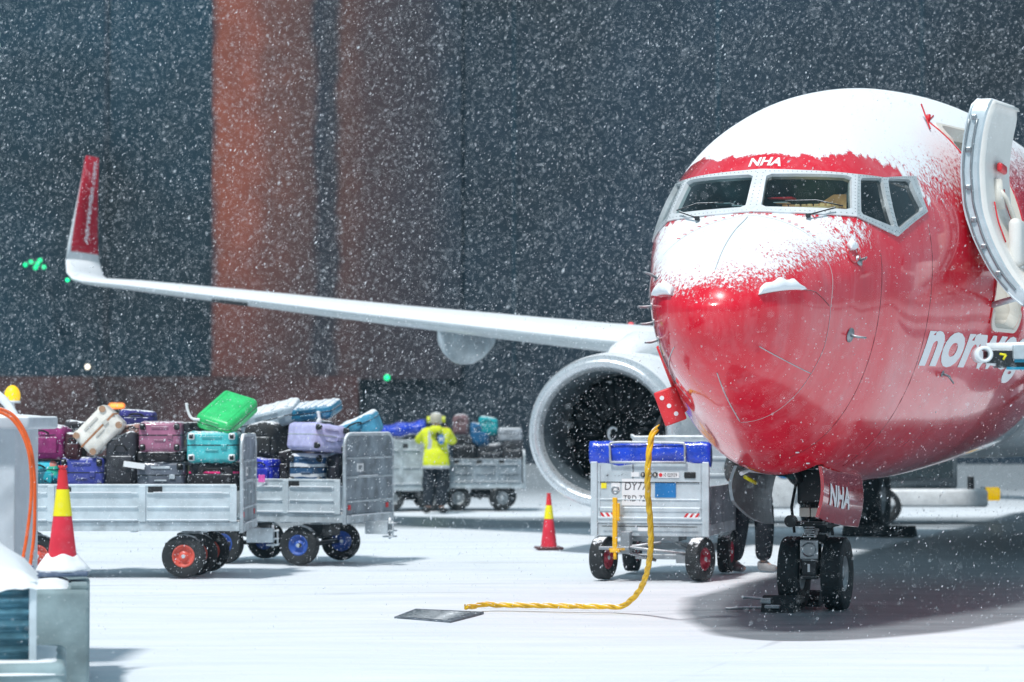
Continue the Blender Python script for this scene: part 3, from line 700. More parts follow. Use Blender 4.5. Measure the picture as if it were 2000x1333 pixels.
# main gear -------------------------------------------------------------
for s_ in (1,-1):
    for k in (-.43,.43):
        wo=wheel_mb(.565,.40,.26,44,grooves=5).build('main_wheel','rubber_clean',plane,loc=(19.6,s_*2.86+k,.555)); rim_mb(.40,.26).build('rim','steel',wo)
    q=MB(); q.tube([(19.6,s_*2.4,.555),(19.6,s_*3.3,.555)],.07,12); q.tube([(19.6,s_*2.86,.555),(19.55,s_*2.95,2.6)],.12,14); q.tube([(19.5,s_*2.86,.8),(19.1,s_*1.6,2.0)],.05,8); q.box((19.3,s_*3.1,1.5),(.6,.04,.9),bev=.01); q.build('main_gear_strut','steel',plane)
# wings --------------------------------------------------------------------
def airfoil(n=18):
    u=[(1-math.cos(PI*i/n))/2 for i in range(n+1)]
    y=lambda x:5*(.2969*math.sqrt(x)-.126*x-.3516*x*x+.2843*x**3-.1015*x**4)
    top=[(x,y(x)*1.1+.02*math.sin(PI*x)) for x in u]; bot=[(x,-y(x)*.9+.02*math.sin(PI*x)) for x in reversed(u)][1:-1]
    return top+bot
AF=airfoil()
SECS=[(0.5,2.34,12.9,7.6,.90),(1.9,2.50,13.58,6.9,.66),(3.3,2.67,14.31,5.95,.54),(4.83,2.86,15.1,5.05,.47),(6.0,2.98,15.7,4.55,.43),(7,3.09,16.23,4.15,.41),(10,3.43,17.79,3.4,.34),(13,3.79,19.35,2.62,.28),(16,4.145,20.91,1.86,.20),(17.2,4.27,21.53,1.58,.145)]
WL=SECS+[(17.5,4.33,21.72,1.50,.13),(17.72,4.46,21.92,1.42,.12),(17.82,4.70,22.08,1.30,.11),(17.87,5.0,22.25,1.14,.10),(17.93,5.8,22.68,.82,.07),(17.98,6.72,23.12,.50,.045)]
def wsec(i,s_):
    Y,z,xl,c,th=WL[i]; a=WL[max(i-1,0)];b_=WL[min(i+1,len(WL)-1)]
    ty,tz=b_[0]-a[0],b_[1]-a[1]; L=math.hypot(ty,tz); ty/=L;tz/=L
    tw=-.028*(1-i/len(WL))
    return [Vector((xl+c*x,s_*(Y-tz*th*y_),z+ty*th*y_-tw*c*(x-.3))) for x,y_ in AF]
for s_ in (1,-1):
    q=MB(); q.ring_loft([wsec(i,s_) for i in range(13)],cap=True); wg=q.build('wing','wing',plane)
    q=MB(); q.ring_loft([wsec(i,s_) for i in range(12,len(WL))],cap=True)
    wl=q.build('winglet','winglet',plane)
    q=MB()
    for i0,i1 in ((3,4),(4,12)):
        pass
    pth=[]
    for i in range(3,10):
        Y,z,xl,c,th=WL[i]; pth.append(Vector((xl+c*.012,s_*Y,z-th*.20)))
    q.tube(pth,.013,5); q.build('slat_gap','grey_frame',wg)
    for (Y,xo,L,rh) in ((9.35,18.9,2.9,.46),):
        zt=float(np.interp(Y,[k[0] for k in SECS],[k[1] for k in SECS])); q=MB(); rg=[]
        for i in range(13):
            u=i/12; r=math.sin(PI*u**.8)**.6 if 0<u<1 else .02
            rg.append([Vector((xo+L*u,s_*(Y+.17*r*math.cos(t)),zt-.10-rh*.5*r+(rh*.78)*r*math.sin(t))) for t in np.linspace(0,2*PI,14,endpoint=False)])
        q.ring_loft(rg); q.build('flap_fairing','duct' if False else 'galv_side',wg)
    q=MB(); bmesh.ops.create_uvsphere(q.bm,u_segments=14,v_segments=8,radius=.038); q._mark(q.bm.faces,smooth=True); q.build('navigation_light','green_e' if s_>0 else 'red_e',wg,loc=(21.70,s_*17.58,4.30))
    if s_>0:
        q=MB(); q.box((19.35-.005,13.0+.3,3.735),(.05,.85,.06)); 
        for v in q.bm.verts: v.co.x+= (v.co.y-13.3)*.52+.13; v.co.z+=(v.co.y-13.3)*.12
        q.build('stall_strip','black_steel',wg)
        text_obj('winglet_lettering','norwegian.com',.26,wl,(22.80,17.80,5.02),(.46,.040,1.60),(-1,0,.28),'white_mark',.004,.2,1.0,.03,spacing=1.0)
# engines -----------------------------------------------------------------
for s_ in (1,-1):
    EX,EY,EZ=12.6,4.7*s_,1.6
    def egg(y,z): return (y*1.06,z*(1.03 if z>0 else 1.0))
    def elathe(q,prof,seg=56,mi=0,smooth=True):
        rg=[]
        for x,r in prof:
            ring=[]
            for k in range(seg):
                y,z=egg(r*math.cos(2*PI*k/seg),r*math.sin(2*PI*k/seg)); ring.append(Vector((EX+x,EY+y,EZ+z)))
            rg.append(ring)
        q.ring_loft(rg,cap=False,mi=mi,smooth=smooth)
    q=MB(); elathe(q,[(.16,.995),(.3,1.02),(.7,1.055),(1.4,1.07),(2.2,1.04),(3.2,.92),(4.0,.76),(4.05,.70),(3.0,.70)]); nac=q.build('engine_nacelle','nacelle',plane)
    q=MB(); elathe(q,[(.16,.995),(.06,.965),(.015,.93),(0,.895),(.015,.86),(.06,.825),(.14,.795)]); q.build('inlet_lip','lip',nac)
    q=MB(); elathe(q,[(.14,.795),(.30,.765),(.6,.765),(1.15,.78)]); q.build('inlet_duct','duct',nac)
    q=MB()
    for k in range(24):
        a=k*2*PI/24; rg=[]
        for r in (.24,.4,.58,.76):
            tw=.35+1.0*(r-.2); c_=.13+.05*r; ca_,sa_=math.cos(a+.1*r),math.sin(a+.1*r)
            rad_=Vector((0,ca_,sa_)); tan_=Vector((0,-sa_,ca_)); p=Vector((EX+1.02,EY,EZ))+rad_*r; dch=Vector((math.cos(tw),0,0))+tan_*math.sin(tw)
            rg.append([p-dch*c_+Vector((0,0,0)),p+tan_*.006,p+dch*c_,p-tan_*.006])
        q.ring_loft(rg)
    q.lathe([(1.16,.0),(1.16,.78)],'X',(EX,EY,EZ),40,mi=1)
    q.build('fan',['fan','dark_int'],nac)
    q=MB(); q.lathe([(.62,.004),(.64,.04),(.72,.12),(.84,.20),(.98,.25),(1.05,.26)],'X',(EX,EY,EZ),32); spn=q.build('spinner','fan',nac)
    P=[]
    for k in range(26):
        u=k/25; r=.03+.13*u; xx=float(np.interp(r,[.004,.04,.12,.20],[.62,.64,.72,.84])); a=-s_*(u*4.8)+2.6; P.append((EX+xx-.012,EY+r*math.cos(a),EZ+r*math.sin(a)))
    q=MB(); q.tube(P,[.008+.016*math.sin(PI*k/25) for k in range(26)],6); q.build('spinner_spiral','white_mark',spn)
    q=MB(); rg=[]
    for (x,zl,zh,w) in ((13.2,2.5,2.60,.10),(13.7,2.45,2.84,.24),(14.4,2.4,3.00,.32),(15.3,2.2,3.02,.34),(16.6,2.0,2.9,.24),(17.6,2.2,2.8,.05)):
        rg.append([Vector((x,EY+w*math.cos(t)*(1),(zl+zh)/2+(zh-zl)/2*math.sin(t))) for t in np.linspace(0,2*PI,18,endpoint=False)])
    q.ring_loft(rg); q.build('pylon','nacelle',nac)
    q=MB(); q.ring_loft([[Vector((EX+.9,EY-s_*.78,EZ+.72)),Vector((EX+.9,EY-s_*.80,EZ+.70))],[Vector((EX+2.1,EY-s_*.98,EZ+.92)),Vector((EX+2.1,EY-s_*1.0,EZ+.9))]],closed=False,cap=False)
# wing-body fairing, tail
q=MB(); rg=[]
for (x,w,zb) in ((11.4,.4,1.55),(12.6,1.3,1.38),(14,1.85,1.27),(18,2.0,1.25),(21,1.7,1.32),(23,.6,1.5)):
    rg.append([Vector((x,w*math.cos(t),1.75+(1.75-zb)*math.sin(t))) for t in np.linspace(0,2*PI,28,endpoint=False)])
q.ring_loft(rg); q.build('wing_fairing','wing',plane)
q=MB(); rg=[]
for (x,z,c,th) in ((31.0,5.0,6.6,.5),(34.2,8.5,4.2,.34),(36.9,12.2,2.3,.2)): rg.append([Vector((x+c*u,th*y_,z)) for u,y_ in AF])
q.ring_loft(rg); q.build('tail_fin','red',plane)
for s_ in (1,-1):
    q=MB(); q.ring_loft([[Vector((x+c*u,s_*y,z+th*y_)) for u,y_ in AF] for (x,y,z,c,th) in ((33.4,.3,4.3,3.6,.35),(37.0,7.1,5.0,1.4,.14))]); q.build('tailplane','wing',plane)
# ------------------------------------------------------------------ baggage carts
def cart_wheel(parent,loc,rim,r=.245,w=.15,rotz=0,snowy=False):
    wo=wheel_mb(r,w,r*.52,32,'Y',3).build('wheel','rubber',parent,loc=loc,rot=(0,0,rotz))
    q=MB()
    h=r*.52
    for s_ in (-1,1):
        q.lathe([(s_*w*.36,h),(s_*w*.42,h*.92),(s_*w*.2,h*.82),(s_*w*.14,h*.5),(s_*w*.34,h*.36),(s_*w*.38,h*.3),(s_*w*.38,.004)],'Y',seg=24)
        for k in range(5): a=k*2*PI/5+.3; q.box((h*.62*math.cos(a),s_*w*.2,h*.62*math.sin(a)),(h*.12,w*.12,h*.12),bev=.003)
    q.build('rim',rim,wo)
    q=MB(); q.tube([(0,-w*.46,0),(0,w*.46,0)],.022,10); q.build('hub_cap','galv',wo)
    return wo
def open_cart(loc,rz,rim,label,L=3.2,D=1.5,detail=True,ends=(1,1),side_h=.48,lift=.55,end_h=1.05,side='galv_side',endm='galv_dark',group='open galvanised baggage carts',wheels=None):
    """local x right, y away; origin on the ground below the near right corner; the bed runs to -L"""
    c=empty('baggage_cart',loc,(0,0,rz),label,'baggage cart',group)
    z0=lift
    q=MB(); q.box((-L/2,D/2,z0+.06),(L-.06,D-.08,.05)); q.box((-L/2,.03,z0+.03),(L,.05,.10),bev=.006); q.box((-L/2,D-.03,z0+.03),(L,.05,.10),bev=.006)
    for k in range(4): q.box((-L*(k+.5)/4,D/2,z0+.0),(.06,D-.12,.07))
    q.build('bed','galv',c)
    for yy,nm in ((.012,0),(D-.012,1)):
        q=MB(); sg=-1 if nm==0 else 1
        z1=z0+.09; H=side_h-.09
        q.box((-L/2,yy,z1+H/2),(L-.10,.016,H))
        nb=max(3,round(L/1.02)); 
        for k in range(nb+1):
            x=-.07-(L-.14)*k/nb; q.box((x,yy+sg*.015,z1+H/2),(.075,.022,H+.01),bev=.004)
        for zf in (.02,.40,.80):
            for k in range(nb):
                xa=-.07-(L-.14)*k/nb-.05; xb=-.07-(L-.14)*(k+1)/nb+.05
                q.box(((xa+xb)/2,yy+sg*.018,z1+H*zf),(abs(xb-xa),.026,.016),bev=.003)
        q.box((-L/2,yy,z1+H+.012),(L-.08,.034,.026),bev=.006)
        sp=q.build('side_panel',side,c)
        for k in range(nb):
            x=-.07-(L-.14)*(k+.86)/nb+.0; q=MB(); q.box((x,yy+sg*.010,z1+H*.90),(.16,.006,.085),bev=.0); q.build('hand_hole','black',sp)
        q=MB()
        for k in range(nb):
            x=-.07-(L-.14)*(k+.5)/nb; q.box((x,yy+sg*.036,z1+H*.80+.012),(L/nb*.72,.02,.010),bev=.004); q.box((x,yy+sg*.036,z1+H*.02+.012),(L/nb*.86,.02,.010),bev=.004)
        q.build('snow_line','snowm',sp)
    for k,x in ((1,0.02),(0,-L-.02)):
        if not ends[1-k]: continue
        pts=[]; Hh=end_h; rr=.16
        out=[(0.0,z0-.04),(D,z0-.04)]+[(D-rr+rr*math.cos(R(t)),z0+Hh-rr+rr*math.sin(R(t))) for t in range(0,91,15)]+[(rr+rr*math.cos(R(t)),z0+Hh-rr+rr*math.sin(R(t))) for t in range(90,181,15)]
        q=MB(); q.ring_loft([[Vector((x-.008,y,z)) for y,z in out],[Vector((x+.008,y,z)) for y,z in out]],smooth=False)
        ep=q.build('end_panel',endm,c)
        q=MB(); pth=[Vector((x,y,z)) for y,z in out[1:]]+[Vector((x,0,z0-.04))]
        q.tube([pth[0]]+pth[1:],.022,8)
        for zf in (.02,.22,.50,.72): q.box((x+.014,D/2,z0+Hh*zf),(.022,D-.1,.022),bev=.004)
        q.box((x+.02,D/2,z0+.02),(.03,D-.06,.09),bev=.006); q.build('end_frame','galv',ep)
        if detail and k==1:
            q=MB(); q.box((x+.012,D*.30,z0+Hh*.61),(.006,.20,.10)); q.build('label_plate','paper',ep)
            q=MB(); q.box((x+.014,D*.30,z0+Hh*.61),(.006,.11,.05)); q.build('label_print','steel',ep)
            q=MB(); q.box((x+.012,.12,z0+.16),(.008,.07,.06)); q.box((x+.012,D-.2,z0+.16),(.008,.07,.06)); q.build('reflector','redmark',ep)
            q=MB(); q.box((x+.03,D*.5,z0+.065),(.03,D*.8,.012),bev=.005); q.box((x+.02,D*.45,z0+Hh*.515),(.02,D*.4,.010),bev=.004); q.build('snow_line','snowm',ep)
    if detail:
        q=MB()
        for k in range(2): q.box((.16,D*.5-.09+.18*k,z0-.10),(.30,.03,.16),rot=None)
        for z in (-.02,-.11,-.18): q.box((.30,D*.5,z0+z-.03),(.14,.14,.018),bev=.004)
        q.tube([(.30,D*.5,z0+.02),(.30,D*.5,z0-.24)],.016,8); q.tube([(.36,D*.5-.05,z0-.03),(.36,D*.5-.05,z0-.21)],.012,6)
        q.build('hitch','galv',c)
    for (x,y,a) in (wheels or [(-.62,.12,0),(-.62,D-.12,0),(-L+.62,.12,0),(-L+.62,D-.12,0)]):
        cart_wheel(c,(x,y,.245),rim,rotz=a)
    for x in (-.62,-L+.62):
        q=MB(); q.tube([(x,.1,.245),(x,D-.1,.245)],.03,8); q.box((x,D/2,z0-.14),(.30,.5,.16),bev=.02); q.tube([(x-.3,D/2,.35),(x+.0,.25,.26)],.02,6); q.tube([(x-.3,D/2,.35),(x,D-.25,.26)],.02,6); q.build('axle','black_steel',c)
    return c
C1=Vector((-3.045,28.75,0))
open_cart(C1,0,'red_rim','open galvanised cart with salmon-red wheel hubs, heaped with suitcases, left of its twin',wheels=[(-.64,.14,0),(-.56,.62,.10),(-.50,1.30,.14),(-2.28,.14,0),(-2.6,1.3,0)])
C2=Vector((-2.04,31.0,0)); A2=R(-20)
open_cart(C2,A2,'blue_rim','open galvanised cart with a blue wheel hub, angled behind the first loaded cart',L=2.2,wheels=[(-.64,.16,0),(-.60,1.30,.55),(-1.66,.16,0),(-1.66,1.34,0)])
# the covered cart in front of the engine
c3=empty('covered_baggage_cart',(.872,28.55,0),(0,0,R(-14.5)),'galvanised cart with a rolled blue tarpaulin on top and crimson wheel hubs, before the engine','baggage cart')
Wd,Ln=1.345,2.25
q=MB(); q.box((Wd/2,Ln/2,.60),(Wd-.06,Ln-.04,.05)); q.box((Wd/2,.03,.56),(Wd,.06,.14),bev=.006); q.box((Wd/2,Ln-.03,.56),(Wd,.06,.14),bev=.006)
for x in (.03,Wd-.03): q.box((x,Ln/2,.56),(.05,Ln-.13,.13),bev=.006)
q.build('bed','galv',c3)
q=MB(); q.box((Wd/2,.0,.965),(Wd-.16,.02,.66))
for x in (.045,Wd-.045): q.box((x,-.004,.90),(.075,.05,.82),bev=.006); 
q.box((.105,-.012,.98),(.014,.02,.60)); q.box((Wd-.105,-.012,.98),(.014,.02,.60))
q.box((Wd/2,-.012,.69),(Wd-.18,.03,.02),bev=.004); q.box((Wd/2,-.010,.895),(Wd-.18,.024,.014),bev=.004); q.box((Wd/2,-.012,.785),(Wd-.18,.02,.05),bev=.008)
fp=q.build('front_panel','galv_side',c3)
q=MB(); q.box((Wd/2,-.017,1.085),(Wd-.18,.008,.010)); q.box((Wd/2,-.036,.598),(Wd-.28,.008,.010)); q.box((Wd*.36,-.014,1.19),(.008,.006,.18)); q.build('seam_line','black_steel',fp)
q=MB(); q.box((Wd*.835,-.014,1.165),(.13,.02,.07),bev=.03,seg=3); q.build('pull_handle','black',fp)
y0=-.016
q=MB(); q.box((.98-.13,y0,1.00),(.235,.004,.165)); q.build('blue_sticker','bluesq',fp)
q=MB(); q.box((.515,y0,.975),(.31,.004,.295)); q.box((.29,y0,1.035),(.10,.004,.085)); q.box((.885,y0,1.165),(.235,.004,.062)); q.box((.51,y0,1.17),(.09,.004,.05)); q.build('paper_sheet','paper',fp)
text_obj('handwriting','DY774',.125,fp,(.385,y0-.003,1.00),(1,0,0),(0,0,1),'ink',.0,.1,.85,.001)
text_obj('handwriting','TRD 728',.095,fp,(.372,y0-.003,.875),(1,0,0),(0,0,1),'ink',.0,.1,.82,.001)
text_obj('number_lettering','10 020939',.060,fp,(.822,y0-.003,1.146),(1,0,0),(0,0,1),'ink',.0,0,.62,.001)
q=MB(); q.tube([(.797,y0-.002,1.167),(.797,y0-.006,1.167)],.021,16); q.build('red_dot','redmark',fp)
for k,(x,ch) in enumerate(((.60,'F'),(.672,'O'),(.735,'R'))):
    q=MB(); q.tube([(x-.0,y0-.001,1.168),(x-.0,y0-.004,1.168)],.030,18); d_=q.build('round_badge','black_steel',fp)
    text_obj('badge_letter',ch,.045,d_,(x-.014,y0-.005,1.152),(1,0,0),(0,0,1),'cream',.001,0,1,.001)
text_obj('scribble','xLuur~',.07,fp,(.17,y0-.002,1.15),(1,0,0),(0,0,1),'ink',-.003,.5,1.2,.001)
q=MB(); q.box((.155,y0,1.045),(.06,.004,.06)); q.build('yellow_sticker','coney',fp)
for x,sg in ((.20,1),(Wd-.20,-1)):
    q=MB(); q.box((x,y0,.725),(.14,.004,.046)); rf=q.build('reflector','white_mark',fp)
    q=MB()
    for k in range(-1,2):
        cx=x+k*.062; vs=[q.bm.verts.new((cx+dx+sg*dz*.7*-1,y0-.004,.725+dz)) for dx,dz in ((-.015,-.022),(.015,-.022),(.015,.022),(-.015,.022))]; q.bm.faces.new(vs)
    q.build('reflector_stripe','redmark',rf)
q=MB(); q.box((.63,-.034,.575),(.17,.004,.055)); q.build('paper_sheet','paper',fp)
# rear panel and roof hoop
q=MB(); q.box((Wd/2,Ln-.02,1.08),(Wd-.08,.02,.92)); 
for z in (.72,.92,1.12,1.32): q.box((Wd/2,Ln-.04,z),(Wd-.1,.02,.03),bev=.004)
rp=q.build('rear_panel','galv_side',c3)
q=MB(); q.tube(catmull([(.03,Ln,.62),(.03,Ln,1.50),(.10,Ln,1.56),(Wd-.10,Ln,1.56),(Wd-.03,Ln,1.50),(Wd-.03,Ln,.62)],6),.022,8); q.build('hoop','galv',c3)
q=MB(); n=12  # side boards
for x in (.012,Wd-.012): q.box((x,Ln/2,.83),(.018,Ln-.12,.42))
q.build('side_panel','galv_dark',c3)
q=MB(); rg=[]
for i in range(30):
    u=i/29; x=-.01+(Wd+.02)*u; sag=.012*math.sin(u*17)+.010*math.sin(u*41+1)
    ring=[]
    for k in range(20):
        t=2*PI*k/20; cy,cz=.065*math.cos(t)*(1+.1*math.sin(3*t+u*9)),.115*math.sin(t)*(1+.06*math.sin(4*t+u*14))
        if math.sin(t)<-.3: cz-=.02+.02*math.sin(u*PI*2.2)
        ring.append(Vector((x,.03+cy,1.415+cz+sag*.6)))
    rg.append(ring)
q.ring_loft(rg); tp=q.build('rolled_tarpaulin','tarp',c3)
q=MB(); q.tube(catmull([(.24,-.05,1.30),(.235,-.055,1.44),(.26,-.045,1.52),(.60,-.045,1.525),(1.0,-.045,1.52),(1.07,-.05,1.50),(1.075,-.055,1.38),(1.08,-.05,1.30)],6),.013,8); q.tube([(.24,-.05,1.305),(1.08,-.05,1.305)],.013,8); q.build('retaining_bar','galv',c3)
q=MB()
for x in (.30,.36): pass
q.box((.42,-.06,.42),(.10,.16,.24)); q.tube([(.30,-.12,.385),(Wd-.20,-.10,.30)],.018,6)
q.box((.30,-.14,.36),(.34,.05,.035),bev=.004); q.tube([(.26,-.14,.36),(.72,.10,.22)],.018,6); q.tube([(.36,-.10,.36),(.80,.0,.42)],.018,6)
q.box((Wd*.62,.12,.26),(.70,.06,.055),bev=.006); q.box((Wd*.80,.05,.25),(.24,.04,.11),bev=.006); q.tube([(.75,.5,.5),(1.15,.15,.28)],.03,6)
q.box((Wd/2,.35,.47),(.6,.5,.08)); q.build('steering_frame','steel',c3)
q=MB(); q.box((Wd/2,Ln-.5,.30),(Wd*.7,.08,.08)); q.build('axle','steel',c3)
q=MB(); q.box((.31,-.15,.62),(.052,.045,.60),bev=.008,seg=2); q.box((.35,-.15,.76),(.03,.04,.20),bev=.012,seg=2); q.box((.31,-.15,.335),(.11,.05,.04),bev=.006); q.tube([(.31,-.15,.33),(.31,-.15,.24)],.02,8); q.box((.335,-.15,.355),(.19,.03,.03),bev=.006)
db=q.build('drawbar','yellow',c3)
P=[(.315+.035*math.cos(t),-.155,1.00+.038*math.sin(t)) for t in np.linspace(0,2*PI,17)]
q=MB(); q.tube(P,.014,8); q.build('towing_eye','steel',db)
for (x,y,a) in ((.13,.08,R(-12)),(Wd-.12,.06,R(-16)+PI/2*0),(.13,Ln-.62,0),(Wd-.10,Ln-.62,0)):
    cart_wheel(c3,(x,y,.245),'crimson_rim',r=.245,w=.16,rotz=a+PI/2*0+R(90))
# ------------------------------------------------------------------ luggage
def snowdust(n): return n
LUGM={}
def lmat(c,rough=.35,coat=.3,snow=.30,var=.14):
    k=(c,rough,snow)
    if k not in LUGM: LUGM[k]=mat('luggage_%s'%len(LUGM) if False else 'luggage_shell',c,rough,coat=coat,snow=snow,var=var,vs=9)
    return LUGM[k]
def hard_case(label,c,size,loc,rot,trim='black',ribs=5,wheels=1,cat='suitcase',strap=None,handle_face=0,group='bags piled on the carts',corner=None,snow=.30,band='black_steel',pattern=None):
    """lying flat: x width, y length away, z thickness; near face shows the wheel end"""
    w,l,t=size
    e=empty('suitcase',loc,rot,label,cat,group)
    q=MB(); q.box((0,0,0),(w,l,t),bev=min(.055,t*.3),seg=4)
    for k in range(ribs):
        x=-w*.36+w*.72*k/max(1,ribs-1)
        q.box((x,0,t*.5),(w*.07,l*.86,.012),bev=.005); q.box((x,0,-t*.5),(w*.07,l*.86,.012),bev=.005)
    q.build('shell',pattern or lmat(c,snow=snow),e)
    q=MB(); q.round_slab(w+.006,l+.006,.012,min(.055,t*.3)+.002,(0,0,t*.06)); q.build('zip_band',M[band],e)
    q=MB(); q.box((0,-l/2-.004,t*.30),(w*.40,.014,.03),bev=.006); q.box((0,-l/2-.004,-t*.12),(w*.26,.014,.022),bev=.006)
    q.box((w*.24,-l/2-.008,.0),(w*.12,.018,t*.16),bev=.006); q.build('handle',lmat(tuple(x*.72 for x in c)) if trim!='chrome' else 'chrome',e)
    if wheels:
        for sx_ in (-1,1):
            for sz in (-1,1):
                q=MB(); q.box((sx_*w*.40,-l/2-.012,sz*t*.34),(w*.13,.04,t*.22),bev=.018,seg=3)
                if corner: pass
                wo=q.build('wheel',corner or 'black',e)
                q=MB(); q.tube([(sx_*w*.40-.02,-l/2-.045,sz*t*.34),(sx_*w*.40+.02,-l/2-.045,sz*t*.34)],.026,14); q.build('castor','rubber',wo)
    if strap:
        q=MB(); q.box((0,0,0),(w*1.012,l*1.012,t*.09),bev=.012); q.build('strap',lmat(strap),e)
    return e
def soft_bag(label,c,size,loc,rot,name='holdall',cat='bag',stripe=None,pocket=True,seed=0,group='bags piled on the carts',snow=.30,pattern=None):
    w,l,t=size; e=empty(name,loc,rot,label,cat,group)
    q=MB(); q.box((0,0,0),(w,l,t),bev=min(w,t)*.22,seg=4)
    bmesh.ops.subdivide_edges(q.bm,edges=[x for x in q.bm.edges if x.calc_length()>.12],cuts=3,use_grid_fill=True)
    rr=random.Random(seed)
    for v in q.bm.verts:
        s_=math.sin(v.co.x*19+seed)*math.sin(v.co.z*23+seed*2)*math.cos(v.co.y*11)
        v.co*=1+.04*s_; v.co.z-=t*.07*(v.co.z>0)*math.sin(v.co.x/w*3+seed)
    
    for f in q.bm.faces: f.smooth=True
    q.build('body',pattern or lmat(c,.75,0,snow,.22),e)
    if pocket:
        q=MB(); q.box((0,-l/2-.008,-t*.12),(w*.74,.05,t*.48),bev=.02,seg=3); q.build('pocket',pattern or lmat(tuple(x*.85 for x in c),.75,0,snow,.22),e)
    q=MB(); pts=catmull([(-w*.2,-l/2-.01,t*.22),(-w*.1,-l/2-.05,t*.30),(w*.1,-l/2-.05,t*.30),(w*.2,-l/2-.01,t*.22)],4); q.tube(pts,.011,6); q.build('handle','black',e)
    q=MB(); z=t*.18; rc=min(w,t)*.22; q.round_slab(w+.004,l+.004,.022 if stripe else .010,rc+.004,(0,0,z)); q.build('zip',lmat(stripe) if stripe else 'black_steel',e)
    return e
def tagpaper(parent_loc,rot,size=(.25,.002,.06)):
    pass
def L1(px0,px1,py0,py1,d=29.0,depth=.6):
    a=at(px0,py1,d); b_=at(px1,py0,d); return Vector(((a.x+b_.x)/2,d+depth/2,(a.z+b_.z)/2)),(b_.x-a.x,depth,b_.z-a.z)
# pattern material for the bright holdall
m,nt,b=new_mat('bright_patterned_cloth'); tc=N(nt,'ShaderNodeTexCoord').outputs['Object']
vo=N(nt,'ShaderNodeTexVoronoi'); vo.inputs['Scale'].default_value=9; nt.links.new(tc,vo.inputs['Vector'])
cr=N(nt,'ShaderNodeValToRGB'); cr.color_ramp.interpolation='CONSTANT'
for i,(p_,c_) in enumerate(((0,(.01,.35,.42)),(.25,(.02,.03,.05)),(.42,(.75,.7,.03)),(.55,(.02,.5,.25)),(.68,(.85,.16,.05)),(.8,(.05,.55,.7)),(.9,(.02,.04,.06)))):
    el=cr.color_ramp.elements[i] if i<2 else cr.color_ramp.elements.new(p_); el.position=p_; el.color=c_+(1,)
sp_=N(nt,'ShaderNodeSeparateColor'); nt.links.new(vo.outputs['Color'],sp_.inputs[0]); nt.links.new(sp_.outputs[0],cr.inputs[0])
ring=mapr(nt,mth(nt,'SINE',mth(nt,'MULTIPLY',vo.outputs['Distance'],75)),.2,.4,0,.6)
nt.links.new(mixc(nt,ring,cr.outputs[0],(.03,.45,.6,1)),b.inputs['Base Color']); b.inputs['Roughness'].default_value=.7; M['pattern']=m
m2,nt,b=new_mat('navy_cloth_with_white_bands'); tc=N(nt,'ShaderNodeTexCoord').outputs['Object']
w_=N(nt,'ShaderNodeTexWave'); w_.bands_direction='Z'; w_.inputs['Scale'].default_value=2.6; w_.inputs['Distortion'].default_value=3.0; w_.inputs['Detail Scale'].default_value=.6; nt.links.new(tc,w_.inputs['Vector'])
nt.links.new(mixc(nt,mapr(nt,w_.outputs['Fac'],.70,.76),(.03,.10,.22,1),(.75,.78,.82,1)),b.inputs['Base Color']); b.inputs['Roughness'].default_value=.5; M['navywhite']=m2

# first cart, bottom row
def put(fn,label,c,box,d=29.0,depth=.62,rot=(0,0,0),grow=(1,1,1),**k):
    loc,sz=L1(*box,d=d,depth=depth); return fn(label,c,(sz[0]*grow[0],sz[1]*grow[1],sz[2]*grow[2]),loc,rot,**k)
put(soft_bag,'bright circle-patterned bag, bottom left of the first cart',(.1,.4,.4),(28,114,896,962),pattern=M['pattern'],seed=1)
put(hard_case,'violet-blue hard case low on the first cart, just behind the cone tip',(.055,.07,.36),(116,203,893,962),ribs=4)
put(soft_bag,'tall black bag standing below the cream suitcase',(.035,.038,.048),(205,266,848,962),depth=.5,seed=3)
put(hard_case,'slate-grey hard case with a metal clasp, bottom row of the first cart below mauve',(.13,.15,.19),(266,361,902,962),trim='chrome',ribs=4)
put(soft_bag,'black bag with a bright pink zip, bottom right of the first cart',(.022,.022,.028),(367,466,905,962),stripe=(.85,.02,.20),seed=5)
# second row
put(soft_bag,'magenta soft suitcase behind the orange cable loops',(.30,.025,.16),(26,125,828,897),seed=6)
put(soft_bag,'small dark maroon bag wedged between the magenta and the violet cases',(.06,.012,.02),(126,158,846,900),depth=.45,seed=7)
put(hard_case,'mauve hard suitcase with a dark middle band, second row of the first cart',(.36,.13,.22),(270,354,824,884),ribs=5)
put(soft_bag,'flat black bag squeezed between the mauve and the slate-grey cases',(.02,.02,.024),(268,358,882,903),pocket=False,seed=8)
put(hard_case,'turquoise hard suitcase with pale corner castors, on the black pink-zip bag',(.07,.52,.55),(364,463,843,904),corner='paper',ribs=5,d=28.95)
put(soft_bag,'rust and white patterned bag left of the mauve suitcase',(.42,.24,.20),(240,274,828,858),depth=.4,seed=9,d=29.2)
put(soft_bag,'dark holdall lying behind the mauve suitcase',(.03,.035,.045),(228,275,856,900),depth=.4,seed=10,d=29.25)
put(soft_bag,'flat black case under the green suitcase',(.03,.035,.045),(358,402,826,845),depth=.5,pocket=False,seed=11,d=29.2)
put(soft_bag,'indigo holdall at the back of the first cart behind the cream suitcase',(.04,.04,.22),(232,300,802,838),d=29.75,depth=.35,seed=12)
put(soft_bag,'dark grey bag at the back of the first cart beside the magenta suitcase',(.05,.05,.06),(125,175,822,862),d=29.75,depth=.35,seed=13)
